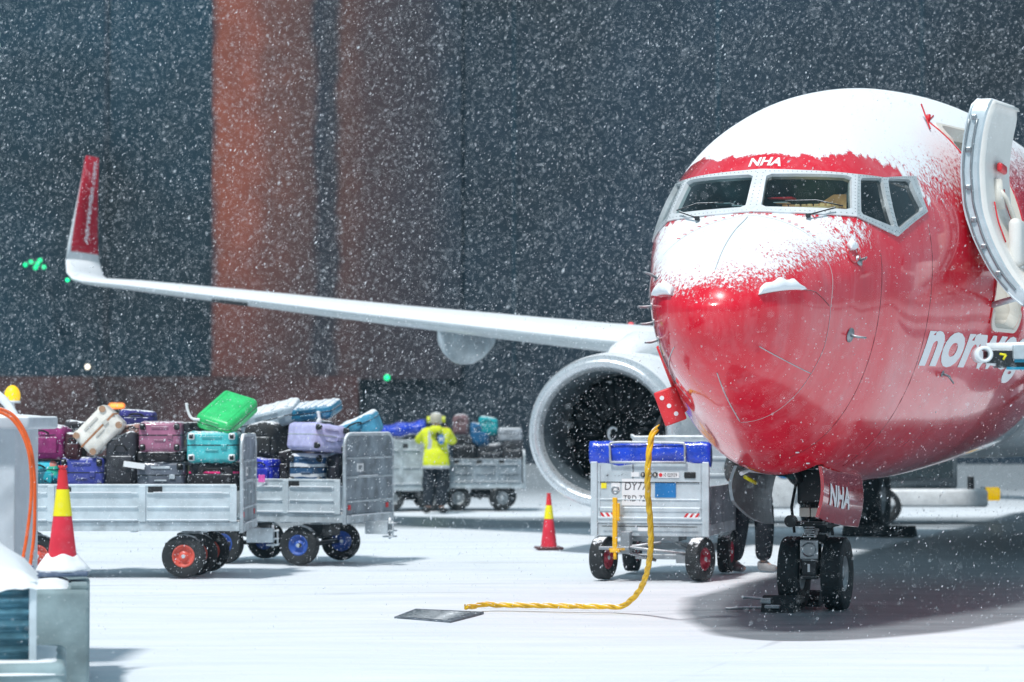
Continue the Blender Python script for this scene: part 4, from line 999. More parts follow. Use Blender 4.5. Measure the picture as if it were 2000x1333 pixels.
# cream suitcase on its edge
p=at(190,841,28.95)
e=hard_case('cream suitcase with tan leather trim, tilted on its corner',(.82,.79,.72),(.52,.36,.35),p+Vector((0,.2,0)),(0,R(-46),0),ribs=2,wheels=0,band='cream',snow=.2)
q=MB(); q.box((0,0,.0),(.525,.368,.022),bev=.004); q.build('leather_band',mat('tan_leather',(.42,.19,.09),.5),e)
for sx_ in (-1,1):
    for sz in (-1,1):
        q=MB(); q.tube([(sx_*.21,-.182,sz*.13),(sx_*.21,-.196,sz*.13)],.038,16); q.build('corner_castor',mat('tan_leather',(.40,.24,.15),.5),e)
# green one on top
p=at(443,808,29.2)
e=hard_case('bright green hard suitcase lying tilted on top of the first cart',(.03,.60,.17),(.46,.62,.20),p+Vector((0,.05,.0)),(Matrix.Rotation(R(34),3,'X')@Matrix.Rotation(R(-28),3,'Z')).to_euler(),ribs=2,wheels=0,snow=0)
q=MB(); q.tube(catmull([(-.16,-.31,.05),(-.26,-.33,.05),(-.33,-.30,.12),(-.36,-.27,.19)],5),.016,6); q.build('airline_tag','paper',e)
# second cart, in its own direction
def on2(px,py,d): return at(px,py,d)
def put2(fn,label,c,box,d=32.0,depth=.6,rz=A2,**k):
    loc,sz=L1(*box,d=d,depth=depth); 
    return fn(label,c,(sz[0]*.97,sz[1],sz[2]),loc,k.pop('rot',(0,0,rz)),**k)
put2(soft_bag,'royal-blue bag on the second cart beside the tall end panel of the first',(.012,.03,.52),(500,546,893,950),d=31.7,depth=.5,seed=20,snow=.25)
put2(soft_bag,'black bag between the royal-blue bag and the navy banded case',(.016,.014,.02),(542,582,878,952),d=31.9,depth=.5,seed=21)
put2(hard_case,'navy suitcase with white curved bands, under the lavender case',(.03,.10,.22),(575,652,886,948),d=31.45,ribs=0,pattern=M['navywhite'])
bpy.data.objects[-1] if False else None
put2(soft_bag,'black bag right of the navy banded case, against the end panel of the second cart',(.03,.03,.045),(648,676,888,950),d=31.4,depth=.5,seed=22)
put2(soft_bag,'large black bag in the upper middle of the second cart',(.03,.033,.036),(486,560,828,896),d=31.9,depth=.7,seed=23)
put2(soft_bag,'black holdall behind the lavender suitcase',(.028,.03,.04),(556,640,822,868),d=32.3,depth=.6,seed=24)
put2(soft_bag,'charcoal bag peeking out below the grey and turquoise suitcase',(.04,.042,.05),(462,520,838,862),d=32.2,depth=.5,seed=26,pocket=False)
p=at(528,809,32.2)
hard_case('pale grey and turquoise suitcase lying sloped on top of the second cart',(.36,.46,.52),(.74,.52,.24),p+Vector((0,.1,-.03)),(R(14),R(-14),R(-8)),ribs=4,wheels=0,snow=.42)
p=at(609,802,32.1)
e=hard_case('petrol-blue hard suitcase on top of the second cart with a hanging white tag',(.02,.20,.34),(.66,.50,.17),p+Vector((0,.1,0)),(R(12),R(-6),R(-14)),ribs=5,wheels=0,snow=.34)
q=MB(); q.tube(catmull([(.16,-.27,.03),(.17,-.29,-.06),(.15,-.30,-.12)],5),[.02]*6+[.035]*5,8); q.build('hanging_tag','paper',e)
p=at(612,856,31.25)
hard_case('lavender hard suitcase lying with its corner forward on the second cart',(.58,.57,.88),(.50,.62,.33),p+Vector((.02,.30,.0)),(0,R(7),R(37)),ribs=3,snow=.1,corner='black',band='zip' if False else 'grey_frame')
p=at(703,836,32.2)
soft_bag('light-blue case wrapped in clear plastic at the right end of the second cart',(.08,.36,.55),(.50,.5,.30),p,(R(8),R(-22),R(-10)),name='wrapped_suitcase',cat='suitcase',seed=27,snow=.42,pocket=False)
q=MB(); q.box((0,0,0),(.08,.004,.09),bev=.001); tag(q.build('luggage_tag',lmat((.85,.12,.5)),loc=at(511,935,31.3)),'small pink tag hanging beside the royal-blue bag','tag')
q=MB(); q.box((0,0,0),(.24,.004,.065)); tag(q.build('luggage_tag','paper',loc=at(262,909,28.93),rot=(0,R(8),0)),'white paper luggage tag across the slate-grey case','tag')
# ------------------------------------------------------------------ far carts
c=open_cart(Vector((at(872,900,49.3).x,49.3,0)),R(6),'steel','hazy grey cart with a blue cover behind the yellow-jacketed worker',L=1.35,D=1.8,detail=False,side_h=.92,lift=.42,end_h=1.0,side='galv',endm='galv_dark',group='far baggage carts',wheels=[(-.3,.12,0),(-1.05,.12,0),(-.3,1.6,0)])
q=MB(); rg=[]
for i in range(18):
    u=i/17; rg.append([Vector((-1.4+1.0*u,.3+.34*math.cos(t),1.50+.12*u+(.14+.02*math.sin(u*15))*math.sin(t))) for t in np.linspace(0,2*PI,12,endpoint=False)])
q.ring_loft(rg); q.build('blue_cover','tarp',c)
q=MB(); q.tube([(-1.27,-.04,1.15),(-1.27,-.07,1.15)],.05,14); q.build('round_sticker','yellow',c)
c=open_cart(Vector((at(1022,900,49.6).x,49.6,0)),R(3),'steel','hazy grey cart piled with dark bags left of the engine',L=1.45,D=1.6,detail=False,side_h=.52,lift=.46,end_h=.7,side='galv_dark',endm='galv_dark',group='far baggage carts',wheels=[(-.42,.12,.5),(-1.25,.12,0),(-.3,1.4,0)])
def putf(fn,label,c_,box,d=50,**k):
    loc,sz=L1(*box,d=d,depth=.55); return fn(label,c_,sz,loc,(0,0,R(k.pop('rz',0))),group='bags on the far cart',**k)
putf(soft_bag,'round teal bag on top of the far dark pile',(.01,.38,.42),(935,972,815,850),name='bag',seed=31)
putf(soft_bag,'blue bag under the round teal bag on the far cart',(.01,.13,.30),(918,955,826,872),seed=32)
putf(soft_bag,'black bag heap on the left of the far cart',(.02,.024,.03),(884,935,846,912),seed=33)
putf(soft_bag,'black bag in the middle of the far cart',(.03,.035,.045),(930,985,866,915),seed=34)
putf(soft_bag,'charcoal bag on the right of the far cart beside the engine',(.05,.055,.065),(980,1022,858,915),seed=35)
putf(soft_bag,'pinkish-grey bag at the top left of the far pile',(.22,.13,.14),(884,915,812,850),seed=36)
putf(hard_case,'light grey case at the top right of the far pile',(.35,.38,.42),(972,1020,836,862),ribs=3,wheels=0)
# ------------------------------------------------------------------ traffic cones
def cone(loc,label,snowy=False):
    e=empty('traffic_cone',loc,(0,0,R(8)),label,'traffic cone','red and yellow traffic cones')
    H=.76
    q=MB(); q.box((0,0,.018),(.36,.36,.034),bev=.012); q.build('base',mat('cone_base_rubber',(.10,.14,.22) if snowy else (.10,.03,.035),.6,snow=.2),e)
    r=lambda z:.026+(.118-.026)*(1-(z/H))**1.12
    def seg(z0,z1,nm,mt,off=0): 
        q=MB(); q.lathe([(z0+(z1-z0)*k/6,r(z0+(z1-z0)*k/6)+off) for k in range(7)],'Z',seg=36); return q.build(nm,mt,e)
    seg(.03,.415,'cone_body','cone'); seg(.415,.60,'yellow_band','coney',.003); seg(.60,.735,'cone_top','redflat')
    q=MB(); q.lathe([(.725,.030),(.735,.020),(.742,.022),(.76,.034),(.765,.030),(.758,.014)],'Z',seg=24); q.build('collar','redflat',e)
    if snowy:
        q=MB(); rg=[]
        for z,rr in ((.032,.185),(.05,.182),(.075,.165),(.10,.14),(.125,.118),(.14,.108),(.146,.095)):
            rg.append([Vector((rr*(1+.05*math.sin(5*t+z*30)+.03*math.sin(11*t))*math.cos(t),rr*(1+.05*math.sin(5*t+z*30))*math.sin(t),z+.012*math.sin(4*t+1)*(z>.09))) for t in np.linspace(0,2*PI,36,endpoint=False)])
        q.ring_loft(rg); q.build('snow_collar','snowm',e)
    return e
g1=at(1072,1072,35.2); cone(Vector((g1.x,35.2,0)),'red and yellow cone standing on the apron left of the covered cart')
# ------------------------------------------------------------------ foreground left: block, cone, corrugated box, plinth, cabinet
q=MB(); q.box((-3.24,17.75,.30),(.90,1.5,.72),bev=.03,seg=2); blk=tag(q.build('concrete_block','concrete'),'tall concrete block carrying the snow-collared cone','block'); blkr=[(blk,(-2.79,17.0),R(9.3))]
q=MB(); 
def snowcap(nm,x0,x1,y0,y1,z,h,parent,seed=0,slope=0,sag=0,nx=20,ny=12):
    q=MB(); rg=[]; rr=random.Random(seed)
    grid=[]
    for j in range(ny+1):
        row=[]
        for i in range(nx+1):
            u,v=i/nx,j/ny; ex=min(u,1-u)*nx/3.;ey=min(v,1-v)*ny/2.5
            hh_=h*min(1,ex)**.5*min(1,ey)**.5*(1+.12*math.sin(u*14+seed)+.10*math.sin(v*11+u*5+seed))
            eg=(i in (0,nx)) or (j in (0,ny))
            row.append(q.bm.verts.new((x0+(x1-x0)*u+.004*math.sin(v*17+seed),y0+(y1-y0)*v+.006*math.sin(u*15+seed),z+slope*(1-u)+hh_-(.05 if eg else 0))))
        grid.append(row)
    for j in range(ny):
        for i in range(nx):
            f=q.bm.faces.new((grid[j][i],grid[j][i+1],grid[j+1][i+1],grid[j+1][i])); f.smooth=True
    return q.build(nm,'snowm',parent)
snowcap('snow_cap',-3.65,-2.90,17.05,18.4,.645,.045,blk,3)
q=MB(); q.box((-2.86,17.22,.675),(.11,.30,.035),bev=.008); q.build('cast_lug','concrete',blk)
cone(Vector((-3.13,17.9,.70)),'red and yellow cone with a snow collar, standing on the concrete block',True)
q=MB(); q.box((-3.62,16.05,.14),(1.92,1.35,.38),bev=.05,seg=3); pl=tag(q.build('concrete_plinth','concrete'),'low concrete plinth with rounded snowy edge at the bottom left','plinth'); blkr.append((pl,(-2.66,15.375),R(9.8)))
snowcap('snow_cap',-4.55,-2.67,15.36,16.70,.315,.04,pl,5,nx=34)
bx=empty('corrugated_box',(0,0,0),label='corrugated blue-grey metal box under a sloping cap of snow at the left edge',cat='metal box'); blkr.append((bx,(-2.865,15.5),R(10.5)))
q=MB(); rg=[]
for x in (-4.4,-2.90):
    ring=[]
    for k in range(73):
        z=.345+.455*k/72; ring.append(Vector((x,15.50+.016*math.sin(k/72*2*PI*6),z)))
    for k in range(73):
        z=.80-.455*k/72; ring.append(Vector((x,16.40,z)))
    rg.append(ring)
q.ring_loft(rg); q.build('corrugated_wall',mat('corrugated_blue_grey_sheet',(.13,.30,.38),.35,.4,var=.35,vs=4),bx)
q=MB(); q.box((-2.885,15.505,.575),(.045,.05,.48),bev=.006); q.box((-2.885,16.40,.575),(.045,.05,.48),bev=.006); q.build('corner_post','galv_side',bx)
q=MB(); nx_,ny_=36,14; grid=[]
for j in range(ny_+1):
    row=[]
    for i in range(nx_+1):
        u,v=i/nx_,j/ny_; x=-2.86-1.6*u; z=.80+1.02*min(1.0,u*1.6*.62)*min(1,(v*1.9)**.8+.02) ; ed=min(1,min(u*nx_/2.2,1)); ey=min(v,1-v)*ny_/2
        dr=.006*math.sin(i*2.2) if j==0 else 0
        row.append(q.bm.verts.new((x+.01*math.sin(v*23),15.44+1.0*v+dr,z+.06*min(1,ey)**.5*ed+.008*math.sin(u*31+v*9)-(.035 if j==0 else 0)+dr)))
    grid.append(row)
for j in range(ny_):
    for i in range(nx_):
        f=q.bm.faces.new((grid[j][i],grid[j][i+1],grid[j+1][i+1],grid[j+1][i])); f.smooth=True
q.build('snow_roof','snowm',bx)
q=MB(); q.ring_loft([[Vector((x,y,z)) for x,z in ((-2.87,.79),(-4.4,.79),(-4.4,1.6))] for y in (16.1,16.38)],smooth=False); q.build('roof_wedge','galv_side',bx)
cb=empty('equipment_cabinet',(0,0,0),label='pale grey upright cabinet with an overhanging snow-dusted top at the left edge',cat='cabinet')
q=MB(); q.box((-4.24,18.75,.86),(1.40,.9,1.72),bev=.01); q.build('body','cabinet',cb)
q=MB(); q.box((-4.23,18.72,1.762),(1.64,1.15,.095),bev=.02,seg=2); q.build('top','cabinet',cb)
snowcap('snow_cap',-5.04,-3.42,18.15,19.3,1.80,.02,cb,8)
def cab(nm,pts,r,mt,label,cat='cable',n=10):
    q=MB(); q.tube(catmull(pts,n),r,10); return tag(q.build(nm,mt),label,cat)
cab('orange_cable',[at(-60,845,17.9),at(-20,806,17.9),at(14,812,17.9),at(38,838,17.9),at(55,880,17.9),at(61,930,17.9),at(60,985,17.9),at(52,1050,17.9),at(44,1098,17.9),at(43,1132,17.9)],.012,'orange','outer orange cable looping over the grey cabinet and reaching down to a blue plug')
cab('orange_cable',[at(-60,838,18.0),at(-20,800,18.0),at(16,805,18.0),at(42,832,18.0),at(60,876,18.0),at(67,930,18.0),at(68,990,18.0),at(66,1050,18.0),at(58,1112,18.0),at(56,1150,18.0)],.012,'orange','second orange cable lying just outside the first over the grey cabinet')
q=MB(); q.tube([at(59,1108,18.0),at(56,1128,18.0)],.03,12); q.tube([at(60,1104,18.0),at(59,1110,18.0)],.02,12); tag(q.build('cable_plug',mat('blue_plug_plastic',(.06,.14,.42),.5,snow=.5)),'blue plug at the lower end of the orange cables','plug')
cab('white_hose',[at(-60,778,19.2),at(-15,768,19.2),at(10,785,19.2),at(28,812,19.2),at(34,830,19.2)],.032,'white','thick white hose curving down onto the grey cabinet')
bc=empty('warning_beacon',(at(24,770,34).x,34,0),label='yellow beacon on a thin pole above the grey cabinet',cat='beacon')
zz_=at(24,770,34).z
q=MB(); q.tube([(0,0,0),(0,0,zz_-.09)],.03,8); q.build('pole','galv',bc)
q=MB(); q.lathe([(-.10,.095),(-.04,.105),(.0,.104),(.04,.094),(.075,.075),(.10,.05),(.113,.025),(.117,.004)],'Z',(0,0,zz_),28); q.build('lens','amber_e',bc)
q=MB(); q.lathe([(-.12,.11),(-.09,.11),(-.085,.06)],'Z',(0,0,zz_),20,cap=True); q.build('lamp_base','white',bc)
for o_b,(px_,py_),an in blkr:      # turn each about its near right corner
    o_b.rotation_euler=(0,0,an); c_=Vector((px_,py_,0)); o_b.location=c_-Matrix.Rotation(an,3,'Z')@c_
# ------------------------------------------------------------------ power hose and pit
pth=catmull([at(1292,822,22.5),at(1283,836,22.45),at(1272,856,22.4),at(1266,905,22.4),at(1265,960,22.5),at(1270,1020,22.7),at(1270,1080,23.0),at(1258,1135,23.4),at(1235,1170,23.7),at(1200,1191,23.9),at(1150,1196,23.95),at(1100,1191,24.0),at(1050,1190,24.05),at(1000,1187,24.1),at(960,1181,24.1),at(935,1182,24.0),at(918,1192,23.9),at(910,1204,23.85)],14)
for p in pth[14*8:]:
    p.z=max(p.z,.045)
hs=empty('ground_power_hose',pth[0],label='twisted yellow ground power hose hanging from the aircraft nose to the snow',cat='hose'); hs.location=(0,0,0)
tw=0; acc=[]; up=Vector((0,1,0)); 
for k in range(3):
    pts=[];Ls=0;u_=None
    for i,p in enumerate(pth):
        t=(pth[min(i+1,len(pth)-1)]-pth[max(i-1,0)]).normalized()
        if u_ is None: u_=t.orthogonal().normalized()
        u_=(u_-t*u_.dot(t)).normalized(); s2=t.cross(u_)
        if i: Ls+=(p-pth[i-1]).length
        a=Ls*2*PI/.42+k*2*PI/3; pts.append(p+(u_*math.cos(a)+s2*math.sin(a))*.0125)
    q=MB(); q.tube(pts,.0165,8); q.build('strand','cable_y',hs)
q=MB(); q.tube([pth[0]+Vector((.05,.0,.07)),pth[0],pth[8],pth[16]],[.040,.037,.030,.027],12); q.build('plug_sleeve','black',hs)
q=MB(); q.tube([pth[0]+Vector((.07,0,.10)),pth[0]+Vector((.03,0,.035))],.052,12); q.build('plug_collar',mat('blue_plug_collar',(.02,.12,.25),.5),hs)
cab('thin_cable',[at(940,1194,24.1),at(1040,1196,24.0),at(1150,1201,23.8),at(1230,1204,23.7),at(1300,1201,23.8),at(1400,1198,23.9),at(1470,1196,23.9)],.006,'black','thin dark cable lying straight across the snow from the pit towards the nose wheels')
for o in (bpy.data.objects['thin_cable'],):
    for v in o.data.vertices: v.co.z=max(.012,min(v.co.z,.03))
gp=[at(760,1203,0.0+1) for _ in ()]
def ground(px,py):
    u=(px-1000)/F_PX; v=(666.5-py)/F_PX; c_,s_=math.cos(PITCH),math.sin(PITCH); dz=s_+v*c_; dy=c_-v*s_; k=-CAM_H/dz; return Vector((u*k,dy*k,0))
cs=[ground(*p) for p in ((770,1207),(812,1191),(945,1197),(880,1216))]
q=MB(); q.ring_loft([[p+Vector((0,0,z)) for p in cs] for z in (-.02,.009)],smooth=False); pit=tag(q.build('pit_cover',mat('wet_grey_steel_cover',(.13,.155,.185),.6,.1,snow=.15,var=.4,vs=10,bump=.4)),'dark metal pit cover showing through the snow where the yellow hose ends','pit cover')
q=MB()
for k in range(8):
    a=cs[0].lerp(cs[1],.1+.1*k);b2=cs[3].lerp(cs[2],.1+.1*k); q.tube([a.lerp(b2,.06)+Vector((0,0,.010)),a.lerp(b2,.9)+Vector((0,0,.010))],.007,4)
q.build('cover_rib','steel',pit)
# wheel chocks
def chock(p,rz,label):
    e=empty('wheel_chock',p,(0,0,rz),label,'wheel chock','wheel chocks')
    q=MB(); q.ring_loft([[Vector((x,y,z)) for x,z in ((-.13,0),(.13,0),(.09,.07),(.02,.15),(-.05,.14))] for y in (-.16,.16)],smooth=False); q.build('block','rubber_clean',e)
    return e
for (X,yy,lb) in ((3.62,.24,'black wheel chock in front of the left nose wheel with two steel handles'),(4.46,.20,'black wheel chock behind the left nose wheel')):
    w_=ac((X,yy,0)); e=chock(w_,AC_ROT+(0 if X<4 else PI),lb)
    if X<4:
        q=MB(); q.tube(catmull([(0,.14,.03),(-.04,.30,.03),(-.10,.50,.02)],5),.014,8); q.tube(catmull([(.02,.14,.11),(.02,.30,.12),(.0,.36,.12)],5),.013,8)
        q.box((-.02,.12,.10),(.16,.10,.05),bev=.01); q.box((-.05,.05,.05),(.2,.14,.03),bev=.006); q.build('handle','steel',e)
e=chock(ac((18.9,2.2,0)),AC_ROT,'grey chock in front of the main wheel beyond the nose gear'); e.scale=(1.4,3.4,1.1)
# ------------------------------------------------------------------ service truck beyond the aircraft
tr_=empty('service_truck',(4.3,44.2,0),(0,0,R(-3)),'low white service vehicle with a yellow end lamp parked beyond the nose gear','service vehicle')
q=MB(); q.box((2.75,0,.43),(2.1,.9,.30),bev=.05,seg=2); q.box((1.72,0,.60),(.5,.9,.62),bev=.05); q.box((1.1,.1,.40),(1.6,.5,.16),bev=.02); q.box((-.1,.1,.55),(1.3,.9,.62),bev=.05); q.build('body','white',tr_)
q=MB(); rg=[[Vector((x,y,z)) for x,z in ((1.55,.85),(2.1,.60),(2.35,.60),(3.0,1.02),(3.9,1.30),(3.9,1.20),(3.1,.93))] for y in (-.35,-.22)]; q.ring_loft([[Vector((x,y,z)) for x,z in ((1.6,.98),(3.6,1.42),(3.6,1.30),(1.6,.78))] for y in (-.3,-.2)],smooth=False); q.box((2.0,-.1,.72),(.10,.3,.62)); q.build('conveyor_arm','white',tr_)
q=MB(); q.box((2.7,.35,.88),(1.3,.5,.58),bev=.04); q.build('cab','duct',tr_); 
q=MB(); q.box((2.7,.08,.95),(1.1,.04,.36)); q.build('window','glass',tr_)
q=MB(); q.tube([(3.78,-.2,.50),(4.02,-.2,.50)],.115,16); lm_=q.build('end_lamp','amber_e',tr_)
q=MB(); q.tube([(3.70,-.2,.50),(3.78,-.2,.50)],.12,16); q.build('lamp_bezel','chrome',lm_)
q=MB(); q.tube([(3.55,-.1,.58),(3.55,-.1,.80)],.06,10); q.build('bollard','black_steel',tr_)
for x in (-.3,2.05): cart_wheel(tr_,(x,-.35,.30),'steel',r=.30,w=.22); cart_wheel(tr_,(x,.5,.30),'steel',r=.30,w=.22)
q=MB(); q.tube([(.36,-.36,.93),(.36,-.365,.93)],.16,20); bd=q.build('blue_badge','bluesq',tr_)
q=MB(); q.ring_loft([[Vector((.36+x,y,.93+z)) for x,z in ((-.08,-.09),(-.04,-.09),(-.02,.02),(.02,.02),(.04,-.09),(.08,-.09),(.04,.09),(-.04,.09))] for y in (-.368,-.372)],smooth=False); q.build('badge_mark','white_mark',bd)
# ------------------------------------------------------------------ stair rail end at the right edge
st=empty('boarding_stair',(3.45,19.2,0),label='white padded end of a boarding stair reaching in at the right edge before the lettering',cat='boarding stair')
o_=lambda px,py,d=19.2:at(px,py,d)-Vector((3.45,19.2,0))
q=MB(); P=[o_(1917+15*math.cos(t),692+15*math.sin(t)) for t in np.linspace(0,2*PI,21)]
for y_ in (0,): 
    rg=[]
    for t in np.linspace(0,2*PI,25)[:-1]:
        c0=o_(1918,693); rr=16/261; ri=10/261
        rg.append([c0+Vector((r_*math.cos(t),yo,r_*math.sin(t))) for r_,yo in ((ri,-.12),(rr,-.12),(rr,.12),(ri,.12))])
    vs=q.ring_loft(rg+[rg[0]],cap=False)
q.tube([o_(1926,678),o_(2080,674)],.030,10); q.tube([o_(1926,708),o_(1945,711)],.018,8)
q.build('bumper_tube','white',st)
q=MB(); q.box(o_(1952,697)+Vector((0,.05,0)),(.20,.16,.10),bev=.01); q.box(o_(1990,712)+Vector((0,.05,0)),(.34,.16,.05),bev=.01); q.build('bumper_block','black_steel',st)
q=MB(); q.box(o_(2015,688)+Vector((0,0.0,0)),(.30,.14,.11),bev=.01); q.box(o_(2080,800)+Vector((.1,.3,-.5)),(.1,.1,1.8)); q.build('stair_frame','galv',st)
q=MB(); q.tube([o_(1950,692)+Vector((0,-.05,0)),o_(1962,694)+Vector((0,-.06,0))],.008,6); q.tube([o_(1962,694)+Vector((0,-.06,0)),o_(1957,703)+Vector((0,-.05,0))],.008,6); q.build('yellow_pin','coney',st)
q=MB(); q.box(o_(1995,705)+Vector((0,-.04,0)),(.12,.03,.025)); q.box(o_(1985,720)+Vector((0,-.04,0)),(.16,.03,.02)); q.build('blue_strip',mat('teal_plastic_strip',(.01,.25,.40),.5),st)

# ------------------------------------------------------------------ people
def skin_body(name,verts,edges,radii,mats,parent=None,sub=2,root=0,matfn=None):
    me=bpy.data.meshes.new(name); me.from_pydata(verts,edges,[]); o=bpy.data.objects.new(name,me); COL.objects.link(o)
    md=o.modifiers.new('s','SKIN'); md.use_smooth_shade=True
    for i,r in enumerate(radii):
        sv=me.skin_vertices[0].data[i]; sv.radius=(r if isinstance(r,tuple) else (r,r)); sv.use_root=(i==root)
    m2=o.modifiers.new('u','SUBSURF'); m2.levels=sub; m2.render_levels=sub
    ev=bpy.data.meshes.new_from_object(o.evaluated_get(bpy.context.evaluated_depsgraph_get())); bpy.data.objects.remove(o)
    o=bpy.data.objects.new(name,ev); COL.objects.link(o)
    ev.materials.clear()
    for mm in mats: ev.materials.append(M[mm])
    for p in ev.polygons: p.use_smooth=True; p.material_index=matfn(p.center) if matfn else 0
    if parent: o.parent=parent
    return o
def person(loc,rz,label,J,cloth,group=None,scale=1):
    """J: joint positions (local, metres, z up, facing -y)"""
    e=empty('person',loc,(0,0,rz),label,'person',group)
    names=['pelvis','waist','chest','neck','head','crown','shL','elL','wrL','shR','elR','wrR','hiL','knL','anL','hiR','knR','anR','toL','toR']
    E_=[(0,1),(1,2),(2,3),(3,4),(4,5),(2,6),(6,7),(7,8),(2,9),(9,10),(10,11),(0,12),(12,13),(13,14),(0,15),(15,16),(16,17),(14,18),(17,19)]
    Rr=[.115,.105,.125,.055,.088,.075,.062,.045,.03,.062,.045,.03,.085,.06,.045,.085,.06,.045,.018,.018]
    V=[Vector(J[n]) for n in names]
    skin_body('body',V,E_,Rr,['skin'],e)
    for s_,w,el in (('L','wrL','elL'),('R','wrR','elR')):   # five fingers on each hand, gloved or bare
        p=Vector(J[w]); d=(p-Vector(J[el])).normalized(); n_=d.cross(Vector((0,1,0)));
        if n_.length<.1: n_=Vector((1,0,0))
        n_.normalize(); side=d.cross(n_).normalized()
        vv=[p,p+d*.05,p+d*.085]; ee=[(0,1),(1,2)]; rr=[.030,.038,.034]
        for k in range(4):
            o_=(k-1.5)*.020; L=(.062,.075,.070,.055)[k]; b0=len(vv)
            vv+= [p+d*.095+n_*o_,p+d*(.095+L*.55)+n_*o_*1.1+side*.012,p+d*(.095+L*.8)+n_*o_*1.1+side*.035]; ee+= [(2,b0),(b0,b0+1),(b0+1,b0+2)]; rr+=[.010,.009,.008]
        b0=len(vv); vv+= [p+d*.045-n_*.045,p+d*.085-n_*.062+side*.02]; ee+=[(1,b0),(b0,b0+1)]; rr+=[.011,.009]
        skin_body('hand',vv,ee,rr,[cloth.get('hand','glove')],e,1)
    # trousers
    T=['pelvis','hiL','knL','anL','hiR','knR','anR','waist']; V=[Vector(J[n]) for n in T]
    V[3]=V[3]+Vector((0,0,.02));V[6]=V[6]+Vector((0,0,.02))
    skin_body('trousers',V,[(0,1),(1,2),(2,3),(0,4),(4,5),(5,6),(0,7)],[.165,.14,.118,.10,.14,.118,.10,.13],[cloth['leg']],e)
    for s_ in 'LR':
        a=Vector(J['an'+s_]);t=Vector(J['to'+s_]); b_=t-a; bk=a-Vector((b_.x,b_.y,0)).normalized()*.05
        V=[Vector((bk.x,bk.y,.05)),Vector((a.x,a.y,.055)),Vector((t.x,t.y,.04)),Vector((a.x,a.y,.13))]
        skin_body('shoe',V,[(0,1),(1,2),(1,3)],[.048,.052,.042,.055],[cloth['shoe']],e)
    # jacket
    T=['pelvis','waist','chest','shL','elL','wrL','shR','elR','wrR','neck']; V=[Vector(J[n]) for n in T]; V[0]=V[0]+Vector((0,0,cloth.get('hem',-.05)))
    V[5]=V[4].lerp(V[5],.9);V[8]=V[7].lerp(V[8],.9)
    if cloth.get('long'):
        V.append(Vector(J['pelvis'])+Vector((0,0,-.42))); ed=[(0,1),(1,2),(2,3),(3,4),(4,5),(2,6),(6,7),(7,8),(2,9),(0,10)]; rd=[(.20,.165),(.19,.15),(.20,.15),.095,.072,.06,.095,.072,.06,.08,(.22,.18)]
    else: ed=[(0,1),(1,2),(2,3),(3,4),(4,5),(2,6),(6,7),(7,8),(2,9)]; rd=[(.205,.17),(.19,.155),(.21,.155),.098,.078,.062,.098,.078,.062,.09]
    zs=[Vector(J['waist']).z,Vector(J['chest']).z]
    def mf(c):
        if cloth.get('tape') is None: return 0
        if abs(c.z-(Vector(J['pelvis']).z+.10))<.028 or abs(c.z-(Vector(J['pelvis']).z+cloth['hem']-.05))<.035: return 1
        return 1 if (abs(c.x+.10)<.026 and c.z>Vector(J['pelvis']).z+.12 and c.z<Vector(J['chest']).z+.12) else 0
    skin_body('jacket',V,ed,rd,[cloth['top'],'reflect'],e,3 if cloth.get('tape') else 2,0,mf)
    return e
Jw=dict(pelvis=(0,0,.96),waist=(0,-.01,1.12),chest=(.0,0,1.36),neck=(0,.01,1.53),head=(.0,-.01,1.66),crown=(.0,0,1.75),shL=(-.19,0,1.44),elL=(-.31,-.18,1.28),wrL=(-.14,-.30,1.46),shR=(.19,0,1.44),elR=(.28,-.14,1.26),wrR=(.15,-.26,1.55),
 hiL=(-.10,0,.90),knL=(-.105,-.03,.50),anL=(-.13,.02,.09),hiR=(.10,0,.90),knR=(.09,-.03,.50),anR=(.09,.02,.09),toL=(-.20,-.14,.04),toR=(.17,-.15,.04))
for k in Jw: Jw[k]=(Jw[k][0],-Jw[k][1],Jw[k][2])
gw=ground(851,1004); w=person(Vector((gw.x,48.3,0)),0,'worker seen from behind in a hi-vis yellow jacket with hands raised to the ears',Jw,dict(top='hivis',leg='navy',shoe='black',hem=.02,tape=1,hand='glove'))
w.scale=(1.14,1.1,1.05)
q=MB(); q.lathe([(1.62,.105),(1.70,.115),(1.76,.10),(1.80,.06),(1.812,.004)],'Z',(0,-.0,0),20); q.build('helmet',mat('beige_helmet',(.50,.47,.38),.4,snow=.3),w)
for s_ in (-1,1):
    q=MB(); q.tube([(s_*.095,0,1.68),(s_*.15,0,1.68)],.058,14); q.build('ear_defender','hivis',w)
q=MB(); q.box((.0,-.155,1.50),(.20,.10,.14),bev=.05,seg=3); q.build('collar','hivis',w)
def ell(z,rx,ry): return [Vector((rx*math.cos(t)*(1+.02*math.sin(5*t)),ry*math.sin(t)-.0,z)) for t in np.linspace(0,2*PI,30,endpoint=False)]
q=MB(); q.ring_loft([ell(1.20,.15,.11),ell(1.14,.195,.15),ell(1.05,.205,.16),ell(.95,.215,.168),ell(.83,.222,.175),ell(.80,.19,.15)]); q.build('jacket_skirt','hivis',w)
q=MB(); q.ring_loft([ell(.86,.222,.176),ell(.855,.227,.181),ell(.805,.229,.183),ell(.80,.20,.16)]); q.build('reflective_band','reflect',w)
q=MB(); q.box((.03,-.175,1.42),(.05,.04,.26),bev=.015); q.build('radio_cord','black',w)
q=MB(); q.ring_loft([[Vector((.09+.058*math.cos(t),y,1.33+.088*math.sin(t))) for t in np.linspace(0,2*PI,20,endpoint=False)] for y in (-.185,-.195)]); bd=q.build('blue_badge','bluesq',w)
